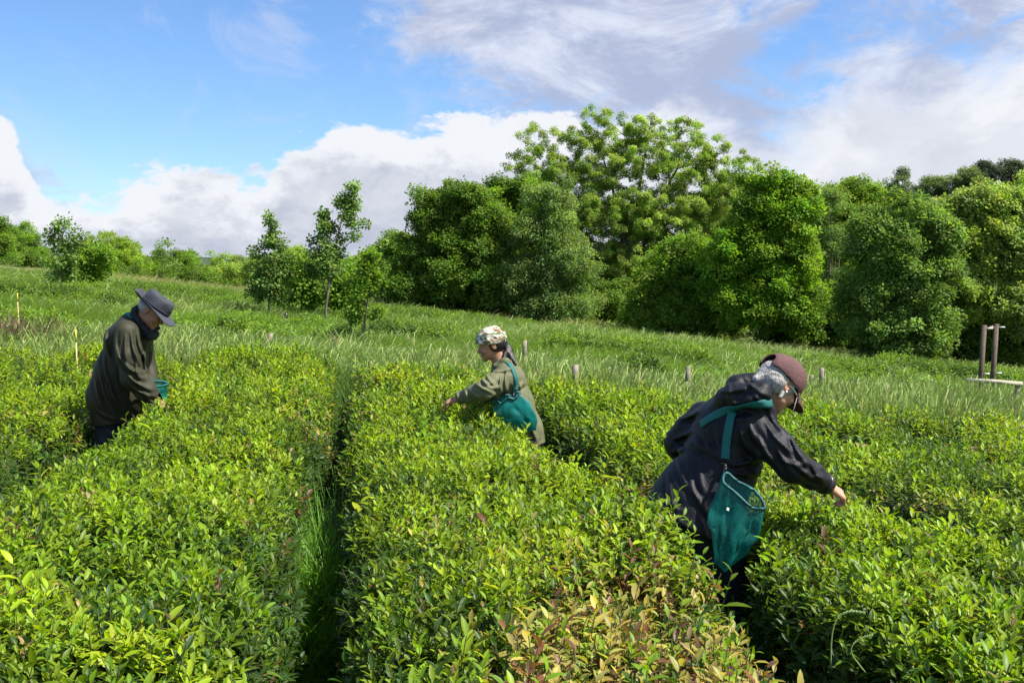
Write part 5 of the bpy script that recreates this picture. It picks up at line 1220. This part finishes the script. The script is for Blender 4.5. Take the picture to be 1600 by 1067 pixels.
    V, F = C.mesh(); coat = fast_mesh('jacket', V, F, M['sagecoat'], root, org); del C
    # folded hood at the nape
    H = SDF(Q(785, 572) - .2, Q(785, 572) + .2, .006); H.chain([(Q(775, 572, -.09), .022), (Q(789, 566, -.09), .030), (Q(802, 572, -.02), .036), (Q(800, 570, .07), .03), (Q(785, 570, .1), .025)], .02); H.displace(lambda p: -.004 * ridge(p * 20))
    V, F = H.mesh(); fast_mesh('hood', V, F, M['sagecoat'], root, org)
    # hair and ponytail
    H = SDF(hc - .3, hc + .3, .005); H.ell(HP(-.03, 0, .0), ax, (.085, .080, .072), .0)
    H.cone(HP(.07, 0, -.02), HP(.14, 0, -.01), .072, .10, .004, mode='sub')
    for s_ in (-1, 1): H.ell(HP(.0, .09 * s_, -.012), ax, (.024, .03, .03), .004, 'sub')
    H.chain([(HP(-.10, 0, .01), .022), (Q(794, 548), .030), (Q(799, 560, -.03), .026), (Q(806, 569, -.08), .010)], .012); H.chain([(Q(790, 552, -.03), .022), (Q(785, 565, -.07), .012)], .01)
    H.displace(lambda p: .003 * ridge(np.stack([p[:, 0] * 55 + p[:, 2] * 35, p[:, 1] * 60, p[:, 2] * 8], -1)))
    V, F = H.mesh(); fast_mesh('hair', V, F, M['hairblack'], root, org)
    # scarf
    K = SDF(hc - .2, hc + .2, .0045); K.ell(HP(-.008, 0, .036), ax, (.109, .089, .095), .0); K.ell(HP(-.03, 0, .075), ax, (.062, .055, .055), .02)
    K.cut(HP(.0, 0, .010), -ax[2] + ax[0] * .25); K.ell(HP(-.010, 0, .024), ax, (.093, .074, .082), .002, 'sub')
    K.ell(HP(-.105, 0, .035), ax, (.022, .026, .026), .01)
    K.displace(lambda p: -.0048 * ridge(np.stack([(p @ ax[0]) * 14 + (p @ ax[2]) * 22, (p @ ax[1]) * 16, (p @ ax[2]) * 14 - (p @ ax[0]) * 16], -1)))
    V, F = K.mesh(); fast_mesh('headscarf', V, F, M['scarf'], root, org)
    v, f = tube([HP(-.115, -.03, .05), HP(-.125, .02, .06)], .008, 8); mesh_obj('hair_clip', v, f, M['white'], root, origin=org)
    return root, coat
def scarf_bag(coat):
    Y0 = 6.92
    def Q(px, py, d=0): return at(px, py, Y0 + d)
    bvh = bvh_of(coat); h_ = hit(bvh, 804, 612); d0 = (h_[0][1] - Y0) if h_ else -.15; c0 = Q(800, 640, d0); root = empty('picking_bag', tuple(c0)); org = np.array(root.location)
    tag(root, 'teal cloth picking bag sagging at the waist of the sage green jacket', 'bag')
    st = strap_px(bvh, [(789, 563), (797, 571), (803, 582), (806, 595), (805, 606), (803, 616)], 20); ribbon('strap', st, .036, M['teal'], root, org)
    rA, rB = Q(772, 628, d0 - .05), Q(812, 616, d0 - .045); cc_ = (rA + rB) / 2; e1 = (rA - rB) / 2; e2 = np.array((.012, .035, .012)); rp = ring_pts(cc_, e1, e2, 44)
    rp = rp + np.stack([0 * rp[:, 0], 0 * rp[:, 0], .012 * np.sin(np.arange(44) * .85)], -1)
    v, f = tube(np.vstack([rp, rp[:1]]), .011, 8, False); mesh_obj('rim', v, f, M['tealdark'], root, origin=org)
    bag_mesh('cloth', rp, (Q(801, 674, d0 - .05), Q(838, 672, d0 - .03)), M['sheet'], root, org, folds=4, amp=.012, bulge=.6, seed=1.0)
    b = h_[0] if h_ else cc_; v, f = tube([Q(803, 612, d0 - .03), Q(802, 624, d0 - .055)], .006, 6); mesh_obj('clip', v, f, M['black'], root, origin=org)

_r, _c, _i = woman_black(); black_bag(_c, _i)
_r, _c = man(); man_bag(_c)
_r, _c = woman_scarf(); scarf_bag(_c)

# ------------------------------------------------------------------ posts, canes, rails
def post(px, ytop, Y, r0, label, m='wood', H=None, lean=(0, 0), cap=False, group='timber posts in the meadow', name='timber_post', cat='post'):
    t = at(px, ytop, Y); gz = float(g(t[0], Y)); org = np.array((t[0], Y, gz)); n = 6; pts_ = [org + np.array((lean[0] * z_, lean[1] * z_, z_ * (t[2] - gz))) for z_ in np.linspace(-.05, 1, n)]
    v, f = tube(pts_, [r0 * (1 + .06 * math.sin(i * 2.3)) for i in range(n)], 10); o = mesh_obj(name, v, f, M[m], origin=org, smooth=True); tag(o, label, cat, group); return o, t
post(899, 570, 11.0, .036, 'short round timber post at the hedge end, right of the person in the headscarf')
post(1075, 573, 13.0, .034, 'thin timber post in the tall grass left of the black hood')
post(1284, 575, 15.0, .036, 'taller of the two timber posts just right of the maroon cap')
post(1268, 586, 14.5, .034, 'shorter of the two timber posts just right of the maroon cap')
post(408, 537, 14.0, .050, 'thick short timber stump, nearer of the pair left of the sapling')
post(422, 521, 15.5, .046, 'broken topped timber post, farther of the pair left of the sapling')
post(817, 532, 15.0, .034, 'split weathered post behind the shoulder of the person in the headscarf', lean=(.03, 0))
post(1386, 600, 13.5, .030, 'low weathered post half hidden by grass right of the maroon cap')
post(939, 533, 31, .05, 'small dark post under the left end of the low far rail')
post(447, 489, 25, .045, 'slim black marker post in the meadow above the pair of stump posts', 'black')
post(662, 498, 33, .03, 'white marker stake at the edge of the wood', 'white')
post(808, 516, 30, .025, 'white marker stake behind the headscarf', 'white')
post(715, 494, 36, .03, 'thin leaning stick at the edge of the wood', 'wood', lean=(.25, 0))
def cane(px, ytop, Y, label):
    t = at(px, ytop, Y); gz = float(g(t[0], Y)); org = np.array((t[0], Y, gz)); root = empty('bamboo_cane', tuple(org)); tag(root, label, 'cane', 'bamboo canes among the tea')
    L = t[2] - gz; tube_obj('stick', [org, org + (0.01, 0, L * .5), org + (0, 0, L - .12)], .0075, M['cane'], root, org, 8); tube_obj('painted_tip', [org + (0, 0, L - .12), org + (0, 0, L)], .008, M['yellow'], root, org, 8)
cane(118, 515, 9.3, 'bamboo cane with a yellow tip, left of the man')
cane(234, 520, 11.6, 'bamboo cane half hidden behind the chest of the man')
cane(27, 458, 14.2, 'bamboo cane with a yellow tip near the left edge of the picture')
# tree stake frame
def stake_frame():
    Y = 17.0; a, b = at(1538, 508, Y), at(1557, 506, Y); a0, b0 = at(1528, 625, Y), at(1547, 622, Y); org = np.array((a0[0], Y, float(g(a0[0], Y)))); root = empty('tree_stakes', tuple(org))
    tag(root, 'pair of tall wooden stakes joined at the top, standing in the grass at the right', 'tree stakes')
    a0[2] = b0[2] = org[2] - .1
    tube_obj('stake', [a0, (a0 + a) / 2, a], .044, M['brownwood'], root, org, 12); tube_obj('stake', [b0, (b0 + b) / 2, b], .044, M['brownwood'], root, org, 12)
    tube_obj('crossbar', [a + (.03, 0, -.07), b + (-.03, 0, -.05)], .028, M['wood'], root, org, 8)
    for q, t_ in ((a, .45), (b, .45), (a, .03), (b, .03)):
        p0 = a0 if q is a else b0; c_ = q + (p0 - q) * t_; v, f = tube([c_ + (.04, -.03, 0), c_ + (.13, -.03, .002)], .012, 6); mesh_obj('tie', v, f, M['white'], root, origin=org)
stake_frame()
def rail(pl, pr, Y0, Y1, label, posts=(0.02, .98), m='palewood', r0=.035):
    a, b = at(*pl, Y0), at(*pr, Y1); ga, gb = float(g(a[0], Y0)), float(g(b[0], Y1)); org = np.array((a[0], Y0, ga)); root = empty('timber_rail', tuple(org)); tag(root, label, 'rail')
    v, f = tube([a, a + (b - a) * .5 + (0, 0, .01), b], r0, 6); mesh_obj('rail', v, f, M[m], root, origin=org)
    for t_ in posts:
        p = a + (b - a) * t_; tube_obj('post', [np.array((p[0], p[1] + .05, float(g(p[0], p[1])) - .1)), p + (0, .05, -.01)], r0 * 1.15, M['wood'], root, org, 8)
rail((1510, 594), (1597, 600), 16.2, 16.2, 'low pale timber rail crossing in front of the two tall stakes', (.28, .95), r0=.04)
rail((937, 532), (992, 538), 31, 31, 'low dark timber rail in the grass below the open ash', (.02, .95), 'wood', .05)
rail((1278, 562), (1327, 565), 25, 25, 'short pale rail lying on the grass behind the maroon cap', (.05, .95), 'palewood', .04)
rail((-20, 415), (68, 426), 50, 50, 'pale timber rail at the far left edge of the field', (.05, .35, .7, .98), 'palewood', .06)
rail((140, 436), (420, 468), 49, 43, 'long pale timber rail along the far edge of the field above the grey hat', (.0, .14, .28, .42, .57, .71, .85, 1.0), 'palewood', .06)
rail((544, 489), (582, 492), 36, 36, 'short pale rail behind the thin sapling', (.05, .95), 'palewood', .05)
# dead twigs
def dead_brush(px, py, Y, w_, h_, n, label):
    c = at(px, py, Y); gz = float(g(c[0], Y)); parts = []
    for i in range(n):
        a = np.array((c[0] + random.gauss(0, w_ * .4), Y + random.gauss(0, .2), max(gz, c[2] - h_))); d = np.array((random.gauss(0, .4), random.gauss(0, .3), random.uniform(.3, 1))) * h_ * random.uniform(.6, 1.3)
        parts.append(tube([a, a + d * .5 + np.array((random.gauss(0, .03), 0, random.gauss(0, .03))), a + d], [.006, .005, .002], 3, False))
    v, f = merge(parts); o = mesh_obj('dead_brush', v, f, M['deadtwig'], origin=np.array((c[0], Y, gz))); tag(o, label, 'dead brush', kind='stuff')
M['deadtwig'] = principled('dead_twigs', (0.13, 0.075, 0.05), 0.9, 0.5, 5)
dead_brush(20, 485, 13.8, .9, .35, 160, 'tangle of dead brown stems by the far bamboo cane')
dead_brush(280, 575, 10.9, .7, .16, 150, 'patch of dead brown twigs on the tea behind the man')
dead_brush(120, 598, 9.0, .5, .10, 60, 'few dead twigs at the foot of the near bamboo cane')
# seeding grass stalks leaning over the near gap
def stalk(pts_, label):
    P = [at(*q) for q in pts_]; root = empty('grass_stalk', tuple(P[0])); org = np.array(root.location); tag(root, label, 'grass stalk')
    P = np.array(P); t = np.linspace(0, 1, len(P)); tt = np.linspace(0, 1, 18); Q_ = np.stack([np.interp(tt, t, P[:, i]) for i in range(3)], -1)
    for _ in range(3): Q_[1:-1] = Q_[1:-1] * .5 + (Q_[:-2] + Q_[2:]) * .25
    tube_obj('stem', Q_, np.linspace(.0022, .0012, 18), M['stalk'], root, org, 6)
    parts = []
    for i in range(8, 17):
        for s_ in (-1, 1):
            dq = Q_[i + 1] - Q_[i]; parts.append(tube([Q_[i], Q_[i] + dq * .5 + np.array((0, 0, s_ * .003)), Q_[i] + dq * 1.1 + np.array((0, 0, s_ * .002))], [.0006, .0015, .0004], 5))
    v, f = merge(parts); mesh_obj('seed_head', v, f, M['stalk'], root, origin=org)
M['stalk'] = principled('grass_stalk', (0.22, 0.34, 0.10), 0.6, 0.2)
stalk([(1298, 1040, 2.75), (1299, 990, 2.75), (1308, 962, 2.75), (1328, 953, 2.75), (1352, 957, 2.75)], 'arched pale grass stalk over the dark gap at the lower right')
stalk([(1352, 1050, 2.8), (1328, 1020, 2.8), (1332, 1005, 2.8), (1348, 995, 2.8), (1364, 991, 2.8)], 'smaller curved grass stalk right of the arched pale one')
